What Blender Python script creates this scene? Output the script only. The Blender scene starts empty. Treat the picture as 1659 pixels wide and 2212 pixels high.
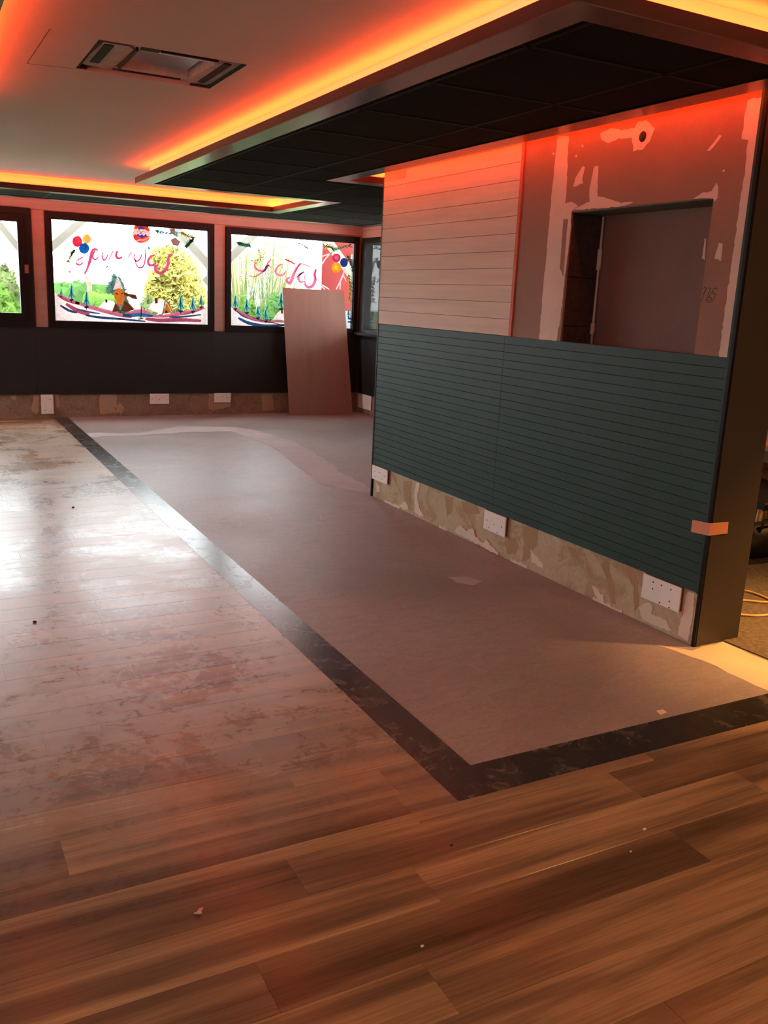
import bpy, math, random
import numpy as np
from mathutils import Matrix, Vector, noise
random.seed(7)
SC = bpy.context.scene
COL = SC.collection
# ---------------------------------------------------------------- camera
W, H = 1659, 2212
F = 1908.3
YAW, PIT, ROL = .49289, .2357, .04521
CAMP = np.array([0., 0., 1.5])
def rot(y, p, r):
    f = np.array([math.sin(y)*math.cos(p), math.cos(y)*math.cos(p), -math.sin(p)])
    rt = np.array([math.cos(y), -math.sin(y), 0]); up = np.cross(rt, f)
    return np.array([rt*math.cos(r)+up*math.sin(r), -rt*math.sin(r)+up*math.cos(r), f])
RM = rot(YAW, PIT, ROL)
cam = bpy.data.cameras.new('camera'); cam_o = bpy.data.objects.new('camera', cam); COL.objects.link(cam_o)
cam.sensor_fit = 'VERTICAL'; cam.sensor_height = 24; cam.lens = F/H*24; cam.clip_end = 300; cam.clip_start = .02
m = Matrix(((RM[0][0], RM[1][0], -RM[2][0], 0), (RM[0][1], RM[1][1], -RM[2][1], 0), (RM[0][2], RM[1][2], -RM[2][2], 1.5), (0, 0, 0, 1)))
cam_o.matrix_world = m
SC.camera = cam_o
# ---------------------------------------------------------------- world, exposure
wd = bpy.data.worlds.new('sky'); SC.world = wd; wd.use_nodes = True
bg = wd.node_tree.nodes['Background']; bg.inputs[0].default_value = (.93, .97, 1, 1); bg.inputs[1].default_value = 14.5
SC.view_settings.view_transform = 'Standard'; SC.view_settings.look = 'None'
SC.view_settings.exposure = 0; SC.view_settings.gamma = 1; SC.view_settings.use_curve_mapping = False
LED_RAD = 175.0; LED_COL = (1.0, .064, .009)
WASH = .30; WASH_T = math.radians(-45)
def area(name, loc, rotm, sx, sy, rad, col):
    l = bpy.data.lights.new(name, 'AREA'); l.shape = 'RECTANGLE'; l.size = sx; l.size_y = sy
    l.energy = rad*sx*sy*math.pi; l.color = col
    o = bpy.data.objects.new(name, l); COL.objects.link(o); o.location = loc; o.rotation_euler = rotm; return o
def spot(name, loc, tgt, power, col, size=1.9, blend=.8, rad=.05):
    l = bpy.data.lights.new(name, 'SPOT'); l.energy = power; l.color = col; l.spot_size = size; l.spot_blend = blend; l.shadow_soft_size = rad
    o = bpy.data.objects.new(name, l); COL.objects.link(o); o.location = loc
    d = Vector(tgt)-Vector(loc); o.rotation_euler = d.to_track_quat('-Z', 'Y').to_euler(); return o
WARM = (1, .47, .13)
spot('unseen_warm_spot', (4.75, 1.75, 2.42), (3.9, 2.32, 0), 750, WARM, .92, 1, .07)
spot('unseen_warm_spot', (3.6, -.4, 2.44), (2.9, .6, 0), 150, (1, .56, .2), 2.6, .9, .05)  # fill lamp added out of view to warm the near right floor
spot('unseen_warm_spot', (.4, -1.0, 2.44), (.7, -.2, 0), 85, (1, .6, .3), 2.6, 1, .05)  # second added fill lamp, behind the camera, for the left floor
spot('unseen_warm_spot', (6.3, 3.6, 2.30), (6.0, 3.6, 0), 110, WARM, 2.6, .8, .05)
# ---------------------------------------------------------------- projection helpers
def at(px, py, ax, val):
    v = np.array([(px-W/2)/F, -(py-H/2)/F, 1.0]); d = RM.T@v; t = (val-CAMP[ax])/d[ax]
    return tuple(CAMP+t*d)
# ---------------------------------------------------------------- materials
def lin(r, g, b):
    return tuple(((c/255)/12.92 if c/255 <= .04045 else ((c/255+.055)/1.055)**2.4) for c in (r, g, b))+(1,)
MATS = {}
class NT:
    def __init__(s, name):
        s.m = bpy.data.materials.new(name); s.m.use_nodes = True; s.t = s.m.node_tree; s.n = s.t.nodes
        s.b = s.n['Principled BSDF']; s.out = s.n['Material Output']
        s.geo = s.n.new('ShaderNodeNewGeometry')
    def new(s, k, **kw):
        n = s.n.new(k)
        for a, v in kw.items(): setattr(n, a, v)
        return n
    def link(s, a, b): s.t.links.new(a, b)
    def pos(s, scale=(1, 1, 1), off=None):
        mp = s.new('ShaderNodeMapping'); s.link(s.geo.outputs['Position'], mp.inputs['Vector']); mp.inputs['Scale'].default_value = scale
        if off is not None: s.link(off, mp.inputs['Location'])
        return mp.outputs[0]
    def noise(s, vec, sc, det=3, rough=.5, dist=0):
        n = s.new('ShaderNodeTexNoise'); s.link(vec, n.inputs['Vector']); n.inputs['Scale'].default_value = sc
        n.inputs['Detail'].default_value = det; n.inputs['Roughness'].default_value = rough; n.inputs['Distortion'].default_value = dist
        return n.outputs['Fac']
    def ramp(s, fac, stops):
        r = s.new('ShaderNodeValToRGB'); s.link(fac, r.inputs[0]); e = r.color_ramp.elements
        while len(e) < len(stops): e.new(.5)
        for i, (p, c) in enumerate(stops):
            e[i].position = p; e[i].color = c if isinstance(c, tuple) else (c, c, c, 1)
        return r.outputs[0]
    def mix(s, fac, a, b, mode='MIX'):
        n = s.new('ShaderNodeMix', data_type='RGBA', blend_type=mode)
        for i, v in ((0, fac), (6, a), (7, b)):
            if isinstance(v, (int, float, tuple)): n.inputs[i].default_value = v
            else: s.link(v, n.inputs[i])
        return n.outputs[2]
    def math(s, op, a, b=0, c=0):
        n = s.new('ShaderNodeMath', operation=op)
        for i, v in enumerate((a, b, c)):
            if isinstance(v, (int, float)): n.inputs[i].default_value = v
            else: s.link(v, n.inputs[i])
        return n.outputs[0]
    def bump(s, h, st=.2, d=.01):
        n = s.new('ShaderNodeBump'); s.link(h, n.inputs['Height']); n.inputs['Strength'].default_value = st; n.inputs['Distance'].default_value = d
        s.link(n.outputs[0], s.b.inputs['Normal'])
    def col(s, c): s.link(c, s.b.inputs['Base Color'])
    def rough(s, c): s.link(c, s.b.inputs['Roughness'])
def simple(name, c, rough=.6, metal=0, var=.12, sc=6, bump=0, spec=.5):
    if name in MATS: return MATS[name]
    k = NT(name); v = k.noise(k.pos(), sc, 4)
    a = tuple(x*(1-var) for x in c[:3])+(1,); b = tuple(min(1, x*(1+var)) for x in c[:3])+(1,)
    k.col(k.ramp(v, [(.3, a), (.7, b)])); k.b.inputs['Roughness'].default_value = rough; k.b.inputs['Metallic'].default_value = metal
    k.b.inputs['Specular IOR Level'].default_value = spec
    if bump: k.bump(k.noise(k.pos(), 140, 2), bump, .002)
    MATS[name] = k.m; return k.m

def wood_floor():
    k = NT('wood_plank')
    oi = k.new('ShaderNodeObjectInfo'); rnd = oi.outputs['Random']
    cmb = k.new('ShaderNodeCombineXYZ'); k.link(k.math('MULTIPLY', rnd, 37.0), cmb.inputs[0]); k.link(k.math('MULTIPLY', rnd, 91.0), cmb.inputs[1])
    v1 = k.pos((.45, 7, 1), cmb.outputs[0]); broad = k.noise(v1, 1.6, 3, .5, .6)
    v2 = k.pos((2.2, 70, 1), cmb.outputs[0]); fine = k.noise(v2, 2.0, 4, .6)
    base = k.ramp(broad, [(.25, lin(100, 86, 68)), (.42, lin(132, 112, 88)), (.55, lin(164, 140, 108)), (.75, lin(192, 168, 130))])
    g = k.ramp(fine, [(.25, .66), (.7, 1.08)])
    c = k.mix(1.0, base, g, 'MULTIPLY')
    tone = k.ramp(rnd, [(0, lin(182, 168, 158)), (.35, lin(222, 210, 200)), (.7, lin(244, 232, 220)), (1, lin(255, 246, 236))])
    c = k.mix(1.0, c, tone, 'MULTIPLY')
    # builders' dust and boot marks on the walked part of the floor
    sx = k.new('ShaderNodeSeparateXYZ'); k.link(k.geo.outputs['Position'], sx.inputs[0])
    y = sx.outputs[1]
    def sstep(a, b, v):
        n = k.new('ShaderNodeMapRange', interpolation_type='SMOOTHSTEP'); k.link(v, n.inputs[0]); n.inputs[1].default_value = a; n.inputs[2].default_value = b; return n.outputs[0]
    zone = k.math('MULTIPLY', sstep(1.7, 3.2, y), k.math('SUBTRACT', 1.0, sstep(9.6, 10.8, y)))
    big = k.noise(k.pos((1, 1, 1)), 1.9, 5, .6, .8)
    spots = k.noise(k.pos((1, 1, 1)), 17, 4, .65, 1.2)
    dust = k.math('MULTIPLY', zone, k.ramp(big, [(.36, .5), (.6, 1.0)]))
    hole = k.ramp(k.math('MULTIPLY_ADD', big, .55, k.math('MULTIPLY', spots, .55)), [(.44, .35), (.56, 1.0)])
    dust = k.math('MULTIPLY', dust, hole)
    c = k.mix(k.math('MULTIPLY', dust, .72), c, lin(182, 174, 162))
    k.col(c)
    r = k.math('ADD', .19, k.math('MULTIPLY', dust, .12)); r = k.math('ADD', r, k.math('MULTIPLY', fine, .06))
    k.rough(r); k.b.inputs['Specular IOR Level'].default_value = .5
    k.bump(fine, .06, .002); return k.m
def dark_strip():
    k = NT('black_oak'); fine = k.noise(k.pos((40, 3, 1)), 2, 4, .6); big = k.noise(k.pos(), 7, 6, .7, 1.0)
    c = k.ramp(fine, [(.3, lin(34, 31, 29)), (.7, lin(58, 52, 48))])
    d = k.ramp(big, [(.49, 0.0), (.62, 1.0)])
    c = k.mix(k.math('MULTIPLY', d, .45), c, lin(100, 92, 84)); k.col(c)
    k.rough(k.math('ADD', .24, k.math('MULTIPLY', d, .05))); k.bump(fine, .08, .002); return k.m
def screed():
    k = NT('screed'); a = k.noise(k.pos(), .9, 5, .55, 1.0); b = k.noise(k.pos((1, 2.2, 1)), 5, 5, .65, 2); f = k.noise(k.pos(), 60, 3)
    c = k.ramp(a, [(.3, lin(128, 118, 114)), (.5, lin(146, 134, 129)), (.7, lin(157, 146, 141))])
    c = k.mix(k.ramp(b, [(.35, .35), (.55, 0.0)]), c, lin(120, 98, 88)); k.col(k.mix(.12, c, k.ramp(f, [(.3, .2), (.7, .6)])))
    k.rough(k.ramp(a, [(.3, .42), (.7, .52)])); k.bump(b, .05, .004); return k.m
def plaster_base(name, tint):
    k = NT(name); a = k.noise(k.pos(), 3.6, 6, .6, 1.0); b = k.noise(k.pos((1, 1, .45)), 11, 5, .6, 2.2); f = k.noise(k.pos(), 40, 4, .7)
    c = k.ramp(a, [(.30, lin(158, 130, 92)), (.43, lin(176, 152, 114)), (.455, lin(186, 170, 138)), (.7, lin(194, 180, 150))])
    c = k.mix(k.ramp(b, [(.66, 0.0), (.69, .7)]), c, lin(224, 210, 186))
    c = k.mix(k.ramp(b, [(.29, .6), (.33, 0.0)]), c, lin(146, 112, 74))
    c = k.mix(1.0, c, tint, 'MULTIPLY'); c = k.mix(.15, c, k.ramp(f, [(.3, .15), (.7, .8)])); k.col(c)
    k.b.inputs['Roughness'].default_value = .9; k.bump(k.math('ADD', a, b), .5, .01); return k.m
def board_mat(name, c, streak=(1, 1, 1)):
    k = NT(name); a = k.noise(k.pos(streak), 3, 4, .6, .3); f = k.noise(k.pos(), 220, 2)
    lo = tuple(x*.9 for x in c[:3])+(1,); hi = tuple(min(1, x*1.08) for x in c[:3])+(1,)
    k.col(k.ramp(a, [(.3, lo), (.7, hi)])); k.b.inputs['Roughness'].default_value = .75; k.bump(f, .1, .001); return k.m
def glass_mat():
    k = NT('glass'); tr = k.new('ShaderNodeBsdfTransparent'); gl = k.new('ShaderNodeBsdfGlossy'); gl.inputs['Roughness'].default_value = .03
    tr.inputs[0].default_value = (.96, .98, .97, 1); mx = k.new('ShaderNodeMixShader'); mx.inputs[0].default_value = .02
    k.link(tr.outputs[0], mx.inputs[1]); k.link(gl.outputs[0], mx.inputs[2]); k.link(mx.outputs[0], k.out.inputs[0]); return k.m
def paint(name, c, wash=.0, tl=.085):
    if name in MATS: return MATS[name]
    k = NT(name); d = k.new('ShaderNodeBsdfDiffuse'); t = k.new('ShaderNodeBsdfTranslucent'); n = k.noise(k.pos((1, 1, 1)), 26, 4, .6, .8)
    lo = tuple(x*.75 for x in c[:3])+(1,); hi = tuple(min(1, x*1.2+.01) for x in c[:3])+(1,); cc = k.ramp(n, [(.3, lo), (.7, hi)])
    k.link(cc, d.inputs[0]); k.link(cc, t.inputs[0]); mx = k.new('ShaderNodeMixShader'); mx.inputs[0].default_value = tl
    k.link(d.outputs[0], mx.inputs[1]); k.link(t.outputs[0], mx.inputs[2]); o = mx.outputs[0]
    if wash:
        tp = k.new('ShaderNodeBsdfTransparent'); m2 = k.new('ShaderNodeMixShader')
        k.link(k.ramp(k.noise(k.pos((1, 1, 3)), 22, 4, .6, 1), [(.60, 0.0), (.66, 1.0)]), m2.inputs[0]); k.link(o, m2.inputs[1]); k.link(tp.outputs[0], m2.inputs[2]); o = m2.outputs[0]
    k.link(o, k.out.inputs[0]); MATS[name] = k.m; return k.m
def leaf_mat(name, c):
    if name in MATS: return MATS[name]
    k = NT(name); d = k.new('ShaderNodeBsdfDiffuse'); t = k.new('ShaderNodeBsdfTranslucent'); n = k.noise(k.pos(), 3.5, 3)
    cc = k.ramp(n, [(.3, tuple(x*.34 for x in c[:3])+(1,)), (.7, tuple(min(1, x*.75) for x in c[:3])+(1,))])
    k.link(cc, d.inputs[0]); k.link(cc, t.inputs[0]); mx = k.new('ShaderNodeMixShader'); mx.inputs[0].default_value = .4
    k.link(d.outputs[0], mx.inputs[1]); k.link(t.outputs[0], mx.inputs[2]); k.link(mx.outputs[0], k.out.inputs[0]); MATS[name] = k.m; return k.m
M_WOOD = wood_floor(); M_STRIP = dark_strip(); M_SCREED = screed(); M_GLASS = glass_mat()
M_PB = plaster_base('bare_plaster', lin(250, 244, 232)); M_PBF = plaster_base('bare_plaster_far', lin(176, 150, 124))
M_BOARD = board_mat('leaning_board', lin(146, 112, 98), (3, 3, .3))
M_PLBD = board_mat('plasterboard', lin(140, 102, 80)); M_FILL = board_mat('joint_filler', lin(206, 182, 164))
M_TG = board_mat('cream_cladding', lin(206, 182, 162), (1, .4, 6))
M_TGF = board_mat('shaded_cladding', lin(158, 130, 118), (.4, 1, 6))  # darker copy of the cladding; the window wall's shade is in its colour
M_GREEN = simple('slate_green_paint', lin(44, 68, 62), .6, var=.07, sc=5, bump=.1, spec=.25)
M_BLACKP = simple('black_paint', lin(13, 11, 10), .7, var=.08, sc=5, bump=.1)
M_FRAME = simple('black_frame', lin(24, 20, 20), .5, spec=.15)
M_TILE = simple('black_tile', lin(24, 19, 18), .95, var=.2, sc=90, bump=.3, spec=.1)
M_GRID = simple('grid_bar', lin(30, 25, 24), .7, spec=.15)
M_LIP = simple('aluminium_trim', lin(112, 108, 106), .28, .95, .06)
M_SIDE = simple('painted_fascia', lin(64, 44, 42), .5, .3, .06)
M_WHITE = simple('white_ceiling_paint', lin(206, 196, 186), .85, var=.03, sc=2)
M_UP = simple('white_upstand', lin(232, 228, 222), .8, var=.02)
M_PLATE = simple('white_plate', lin(232, 228, 220), .5, var=.03)
M_DARK = simple('dark_void', lin(18, 15, 14), .8)
M_BROWN = simple('cut_board_edge', lin(110, 62, 30), .8)
M_BATTEN = simple('red_batten', lin(190, 96, 66), .7)
M_END = simple('grey_brown_paint', lin(58, 50, 40), .5, var=.06, sc=4, bump=.1)
M_BLOCK = simple('concrete_block', lin(66, 48, 42), .95, var=.25, sc=30, bump=.8)
M_TAPE = simple('masking_tape', lin(214, 140, 104), .6, var=.05)
M_CARPET = simple('grey_carpet', lin(104, 92, 76), .95, var=.35, sc=55, bump=.6)
M_PALE = board_mat('pale_levelling', lin(226, 198, 164)); M_PATCH = board_mat('pale_screed_patch', lin(176, 166, 166))
# ---------------------------------------------------------------- mesh helpers
def tag(o, label=None, cat=None, group=None, kind=None):
    if label: o['label'] = label
    if cat: o['category'] = cat
    if group: o['group'] = group
    if kind: o['kind'] = kind
    return o
def empty(name, loc=(0, 0, 0)):
    o = bpy.data.objects.new(name, None); COL.objects.link(o); o.location = loc; o.empty_display_size = .1; return o
def wloc(p):
    l = Vector((0, 0, 0))
    while p is not None: l += p.location; p = p.parent
    return l
def mesh(name, vs, fs, mat, parent=None, org=None, smooth=False):
    base = wloc(parent) if parent else Vector((0, 0, 0))
    o0 = Vector(org) if org is not None else base
    me = bpy.data.meshes.new(name); me.from_pydata([tuple(Vector(v)-o0) for v in vs], [], fs); me.update()
    if mat: me.materials.append(mat)
    if smooth:
        for p in me.polygons: p.use_smooth = True
    o = bpy.data.objects.new(name, me); COL.objects.link(o)
    if parent: o.parent = parent
    o.location = o0-base; return o
def bxd(x0, x1, y0, y1, z0, z1, c=0):
    """box as verts and faces; c chamfers the four edges of the top"""
    if not c:
        v = [(x, y, z) for z in (z0, z1) for (x, y) in ((x0, y0), (x1, y0), (x1, y1), (x0, y1))]
        return v, [(3, 2, 1, 0), (4, 5, 6, 7), (0, 1, 5, 4), (1, 2, 6, 5), (2, 3, 7, 6), (3, 0, 4, 7)]
    v = [(x, y, z0) for (x, y) in ((x0, y0), (x1, y0), (x1, y1), (x0, y1))]+[(x, y, z1-c) for (x, y) in ((x0, y0), (x1, y0), (x1, y1), (x0, y1))]
    v += [(x, y, z1) for (x, y) in ((x0+c, y0+c), (x1-c, y0+c), (x1-c, y1-c), (x0+c, y1-c))]
    f = [(3, 2, 1, 0), (8, 9, 10, 11)]
    for a in (0, 4):
        for i in range(4): j = (i+1) % 4; f.append((a+i, a+j, a+4+j, a+4+i))
    return v, f
def box(name, x0, x1, y0, y1, z0, z1, mat, parent=None, c=0):
    x0, x1 = sorted((x0, x1)); y0, y1 = sorted((y0, y1)); z0, z1 = sorted((z0, z1))
    v, f = bxd(x0, x1, y0, y1, z0, z1, c); return mesh(name, v, f, mat, parent)
def boxes(name, L, mat, parent=None):
    V = []; Fc = []
    for b in L:
        v, f = bxd(*b); n = len(V); V += v; Fc += [tuple(i+n for i in q) for q in f]
    return mesh(name, V, Fc, mat, parent)
def prism(name, pts, n, mat, parent=None):
    """closed outline (3-D points in one plane) given thickness along vector n"""
    k = len(pts); P = [Vector(p) for p in pts]; N = Vector(n)
    v = P+[p+N for p in P]; f = [tuple(range(k)), tuple(range(2*k-1, k-1, -1))]+[(i, i+k, (i+1) % k+k, (i+1) % k) for i in range(k)]
    return mesh(name, v, f, mat, parent)
def tube(name, pts, r, mat, parent=None, seg=8, r2=None):
    P = [Vector(p) for p in pts]; V = []; Fc = []
    for i, p in enumerate(P):
        d = (P[min(i+1, len(P)-1)]-P[max(i-1, 0)]).normalized(); a = d.orthogonal().normalized() if abs(d.z) > .99 else d.cross(Vector((0, 0, 1))).normalized(); b = d.cross(a)
        rr = r if r2 is None else r+(r2-r)*i/(len(P)-1)
        for s in range(seg): t = 2*math.pi*s/seg; V.append(p+a*math.cos(t)*rr+b*math.sin(t)*rr)
    for i in range(len(P)-1):
        for s in range(seg): q = (s+1) % seg; Fc.append((i*seg+s, i*seg+q, (i+1)*seg+q, (i+1)*seg+s))
    Fc += [tuple(range(seg-1, -1, -1)), tuple(range((len(P)-1)*seg, len(P)*seg))]
    return mesh(name, V, Fc, mat, parent, smooth=True)
def ragged(pts, amp, step=.03, seed=0, plane=(0, 1)):
    """turn a coarse outline into a torn one"""
    rg = random.Random(seed); out = []; k = len(pts)
    for i in range(k):
        a = Vector(pts[i]); b = Vector(pts[(i+1) % k]); n = max(1, int((b-a).length/step))
        for j in range(n):
            p = a.lerp(b, j/n)
            for ax in plane: p[ax] += rg.uniform(-amp, amp)
            out.append(p)
    return out
# ---------------------------------------------------------------- plan (metres)
XP = 3.107; PY0, PY1 = 2.70, 6.015; PX1 = 3.396       # partition face and ends
YF = 10.83; XR = 5.316; ZC = 2.48; ZR = 2.35; ZT = 2.40; CAP = 1.324; BASE = .256
XL = -2.7; YB = -3.2; XE = 8.0
# ---------------------------------------------------------------- floor
fl = tag(mesh('floor', *bxd(XL-.2, XE, YB-.2, YF+.15, -.12, -.004), M_SCREED), kind='structure')
box('screed', 1.55, XE, 2.2, YF, -.004, 0, M_SCREED, fl)
# planks: rows run along x
Y0, PITCH = 1.811, .1645
ends = {0: (.805, 1.95), -1: (1.104,), 1: (.05,), 2: (.267, 1.254), 3: (.967,), 5: (1.09,), -2: (.60, 1.893), 8: (.411,), 4: (-.2, .93), 6: (.30,), 7: (.75,), -3: (.95, 2.2)}
rg = random.Random(3); far_rows = []
for r in range(-6, 55):
    y0 = Y0+r*PITCH; y1 = y0+PITCH
    if y0 > YF-.02: break
    y1 = min(y1, YF)
    if y0 < 2.03 < y1-.001:
        segs = [(y0, 2.03, 4.9), (2.03, y1, 1.398)]
    else: segs = [(y0, y1, 4.9 if y1 <= 2.04 else 1.398)]
    cut = sorted(ends.get(r, (rg.uniform(-.1, .9),)))
    while cut[-1] < 4.9: cut.append(cut[-1]+rg.choice((.93, 1.18, 1.18, 1.25)))
    while cut[0] > XL: cut.insert(0, cut[0]-rg.choice((.93, 1.18, 1.25)))
    for (a, b, xm) in segs:
        if b-a < .01: continue
        for c0, c1 in zip(cut, cut[1:]):
            c0 = max(c0, XL); c1 = min(c1, xm)
            if c1-c0 < .02: continue
            if r <= 33 and c1 > -1.0 and r >= -4:
                v, f = bxd(c0+.0002, c1-.0002, a+.0005, b-.0005, -.004, .004, .0004)
                mesh('plank', v, f, M_WOOD, fl, org=((c0+c1)/2, (a+b)/2, 0))
            else: far_rows.append((c0+.0004, c1-.0004, a+.0004, b-.0004, -.004, .004, .0007))
for y in np.arange(YB, Y0-6*PITCH-.001, PITCH):
    far_rows.append((XL, 4.9, y, min(y+PITCH, Y0-6*PITCH)-.001, -.004, .004, .0007))
tag(boxes('planking', far_rows, M_WOOD, fl), kind='stuff')
# dark border strip, long run in lengths, then the near run with a mitre
cuts = [2.03, 3.975, 4.94, 5.90, 6.86, 7.82, 8.78, 9.74, YF]
for a, b in zip(cuts, cuts[1:]):
    if a == 2.03:
        prism('border_strip', [(1.3985, 2.032, -.004), (1.5515, 2.197, -.004), (1.5515, b-.0006, -.004), (1.3985, b-.0006, -.004)], (0, 0, .0085), M_STRIP, fl)
    else: box('border_strip', 1.3985, 1.5515, a+.0006, b-.0006, -.004, .0045, M_STRIP, fl)
for a, b in ((1.3985, 4.0), (4.0, 4.9)):
    if a < 1.4: prism('border_strip', [(1.3993, 2.031, -.004), (b-.0006, 2.031, -.004), (b-.0006, 2.199, -.004), (1.5523, 2.199, -.004)], (0, 0, .0085), M_STRIP, fl)
    else: box('border_strip', a, b, 2.031, 2.199, -.004, .0045, M_STRIP, fl)
def fpatch(name, px, mat, h=.0012, amp=.012, seed=1, step=.06):
    pts = ragged([at(x, y, 2, 0) for x, y in px], amp, step, seed)
    pts = [(p[0], p[1], -.0005) for p in pts]; return prism(name, pts, (0, 0, h+.0005), mat, fl)
fpatch('screed_patch', [(186, 935), (300, 936), (390, 920), (520, 923), (575, 936), (640, 955), (690, 985), (740, 1022), (798, 1052), (797, 1064), (745, 1057), (690, 1046), (650, 1012), (600, 975), (560, 953), (500, 932), (400, 934), (300, 941), (193, 944)], M_PATCH, seed=2, amp=.02)
fpatch('screed_patch', [(968, 1247), (1010, 1246), (1040, 1256), (1024, 1265), (985, 1258)], M_PATCH, seed=3, amp=.006, step=.03)
fpatch('levelling_patch', [(1420, 1392), (1498, 1405), (1560, 1386), (1600, 1402), (1659, 1430), (1700, 1450), (1720, 1505), (1659, 1492), (1600, 1468), (1545, 1440), (1490, 1418)], M_PALE, seed=4, amp=.012)
fpatch('filler_splash', [(1418, 1536), (1432, 1534), (1442, 1540), (1428, 1544)], M_PALE, seed=5, amp=.004, step=.02)
# carpet of the next room
prism('carpet', [(3.30, 2.70, 0), (3.316, 2.457, 0), (3.75, 2.25, 0), (XE, 2.25, 0), (XE, 6.0, 0), (3.42, 6.0, 0), (3.42, 2.72, 0)], (0, 0, .006), M_CARPET, fl)
# fine straight scratches on the screed
rs = random.Random(11); sc_ = []
for i in range(26):
    c = at(rs.uniform(500, 700), rs.uniform(1045, 1135), 2, 0); a = rs.uniform(1.0, 2.0); L = rs.uniform(.05, .22)
    d = Vector((math.cos(a), math.sin(a), 0))*L; n = Vector((-d.y, d.x, 0)).normalized()*.0012
    sc_.append([Vector(c)-n, Vector(c)+n, Vector(c)+d+n*.3, Vector(c)+d-n*.3])
V = []; Fq = []
for q in sc_:
    k = len(V); V += [(p.x, p.y, .0006) for p in q]; Fq.append((k, k+1, k+2, k+3))
tag(mesh('scratches', V, Fq, simple('scratch', lin(214, 200, 190), .6), fl), kind='stuff')
# ---------------------------------------------------------------- upper ceiling with the hole for the cassette
HX0, HX1, HY0, HY1 = .765, 1.405, 4.065, 4.655
ce = empty('ceiling', (0, 0, ZC)); tag(ce, kind='structure')
boxes('ceiling_board', [(XL-.2, HX0, YB-.2, YF+.2, ZC, ZC+.02), (HX1, XE, YB-.2, YF+.2, ZC, ZC+.02), (HX0, HX1, YB-.2, HY0, ZC, ZC+.02), (HX0, HX1, HY1, YF+.2, ZC, ZC+.02)], M_WHITE, ce)
box('plenum_deck', XL-.2, XE, YB-.2, YF+.2, ZC+.32, ZC+.36, M_DARK, ce)
bl = [at(158, 148, 2, ZC), at(58, 137, 2, ZC), at(108, 62, 2, ZC)]
for i, (a, b) in enumerate(zip(bl, bl[1:])):
    d = Vector(b)-Vector(a); n = Vector((-d.y, d.x, 0)).normalized()*.0012
    prism('cut_line', [Vector(a)-n, Vector(b)-n, Vector(b)+n, Vector(a)+n], (0, 0, -.0006), M_BLOCK, ce)
# ---------------------------------------------------------------- walls
def wall_win(name, axis, pos0, pos1, lo, hi, holes, mat, zt=ZC, z0=0):
    """wall slab with rectangular holes (a, b, z0, z1) along its length"""
    L = []; hs = sorted(holes); cur = lo
    def add(a, b, z0, z1):
        if b-a > .001 and z1-z0 > .001: L.append((a, b, pos0, pos1, z0, z1) if axis == 0 else (pos0, pos1, a, b, z0, z1))
    for a, b, c, d in hs: add(cur, a, z0, zt); add(a, b, z0, c); add(a, b, d, zt); cur = b
    add(cur, hi, z0, zt); return tag(boxes(name, L, mat), kind='structure')
WIN = [(-2.66, -.80, 1.045, 2.29), (-.66, 1.25, 1.045, 2.29), (1.40, 3.31, 1.045, 2.275), (3.465, 5.26, 1.045, 2.262)]
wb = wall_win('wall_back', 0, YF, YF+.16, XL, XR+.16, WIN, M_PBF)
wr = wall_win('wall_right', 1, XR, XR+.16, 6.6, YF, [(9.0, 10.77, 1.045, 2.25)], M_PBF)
wl = wall_win('wall_left', 1, XL-.16, XL, YB, YF+.16, [(8.6, 10.4, 1.045, 2.29), (.2, 1.2, 1.045, 2.29)], M_TG)  # both openings are added, out of view, for daylight
tag(box('wall_front', XL, XE, YB-.16, YB, 0, ZC, M_TG), kind='structure')
tag(boxes('wall_side_room', [(XE, XE+.16, YB, 6.76, 0, ZC), (XR, XE, 6.6, 6.76, 0, ZC)], M_BLACKP), kind='structure')
# black dado on the window wall: boarded panels above the stripped base
def dado(x0, x1):
    o = box('dado_panel', x0, x1, YF-.022, YF-.002, .268, 1.03, M_BLACKP, wb)
for a, b in ((XL, -1.2), (-1.2, 1.24), (1.241, 3.30), (3.301, XR-.03)): dado(a, b)
box('dado_panel', XR-.022, XR-.002, 8.2, YF-.024, .262, 1.03, M_BLACKP, wr); box('dado_panel', XR-.022, XR-.002, 6.62, 8.198, .262, 1.03, M_BLACKP, wr)
# horizontal cladding boards over and between the windows
def clad(parent, axis, f0, f1, spans, z0, z1, p=.096, name='cladding_board'):
    z = z0
    while z < z1-.004:
        t = min(z+p, z1)
        for a, b in spans:
            if axis == 0: box(name, a, b, f0, f1, z+.0012, t-.0012, M_TGF, parent)
            else: box(name, f0, f1, a, b, z+.0012, t-.0012, M_TGF, parent)
        z = t
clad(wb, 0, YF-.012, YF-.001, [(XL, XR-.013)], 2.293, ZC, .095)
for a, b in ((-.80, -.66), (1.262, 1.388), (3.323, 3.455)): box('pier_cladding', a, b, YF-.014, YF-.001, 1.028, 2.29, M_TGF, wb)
clad(wr, 1, XR-.012, XR-.001, [(6.62, YF-.013)], 2.262, ZC, .095)
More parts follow.
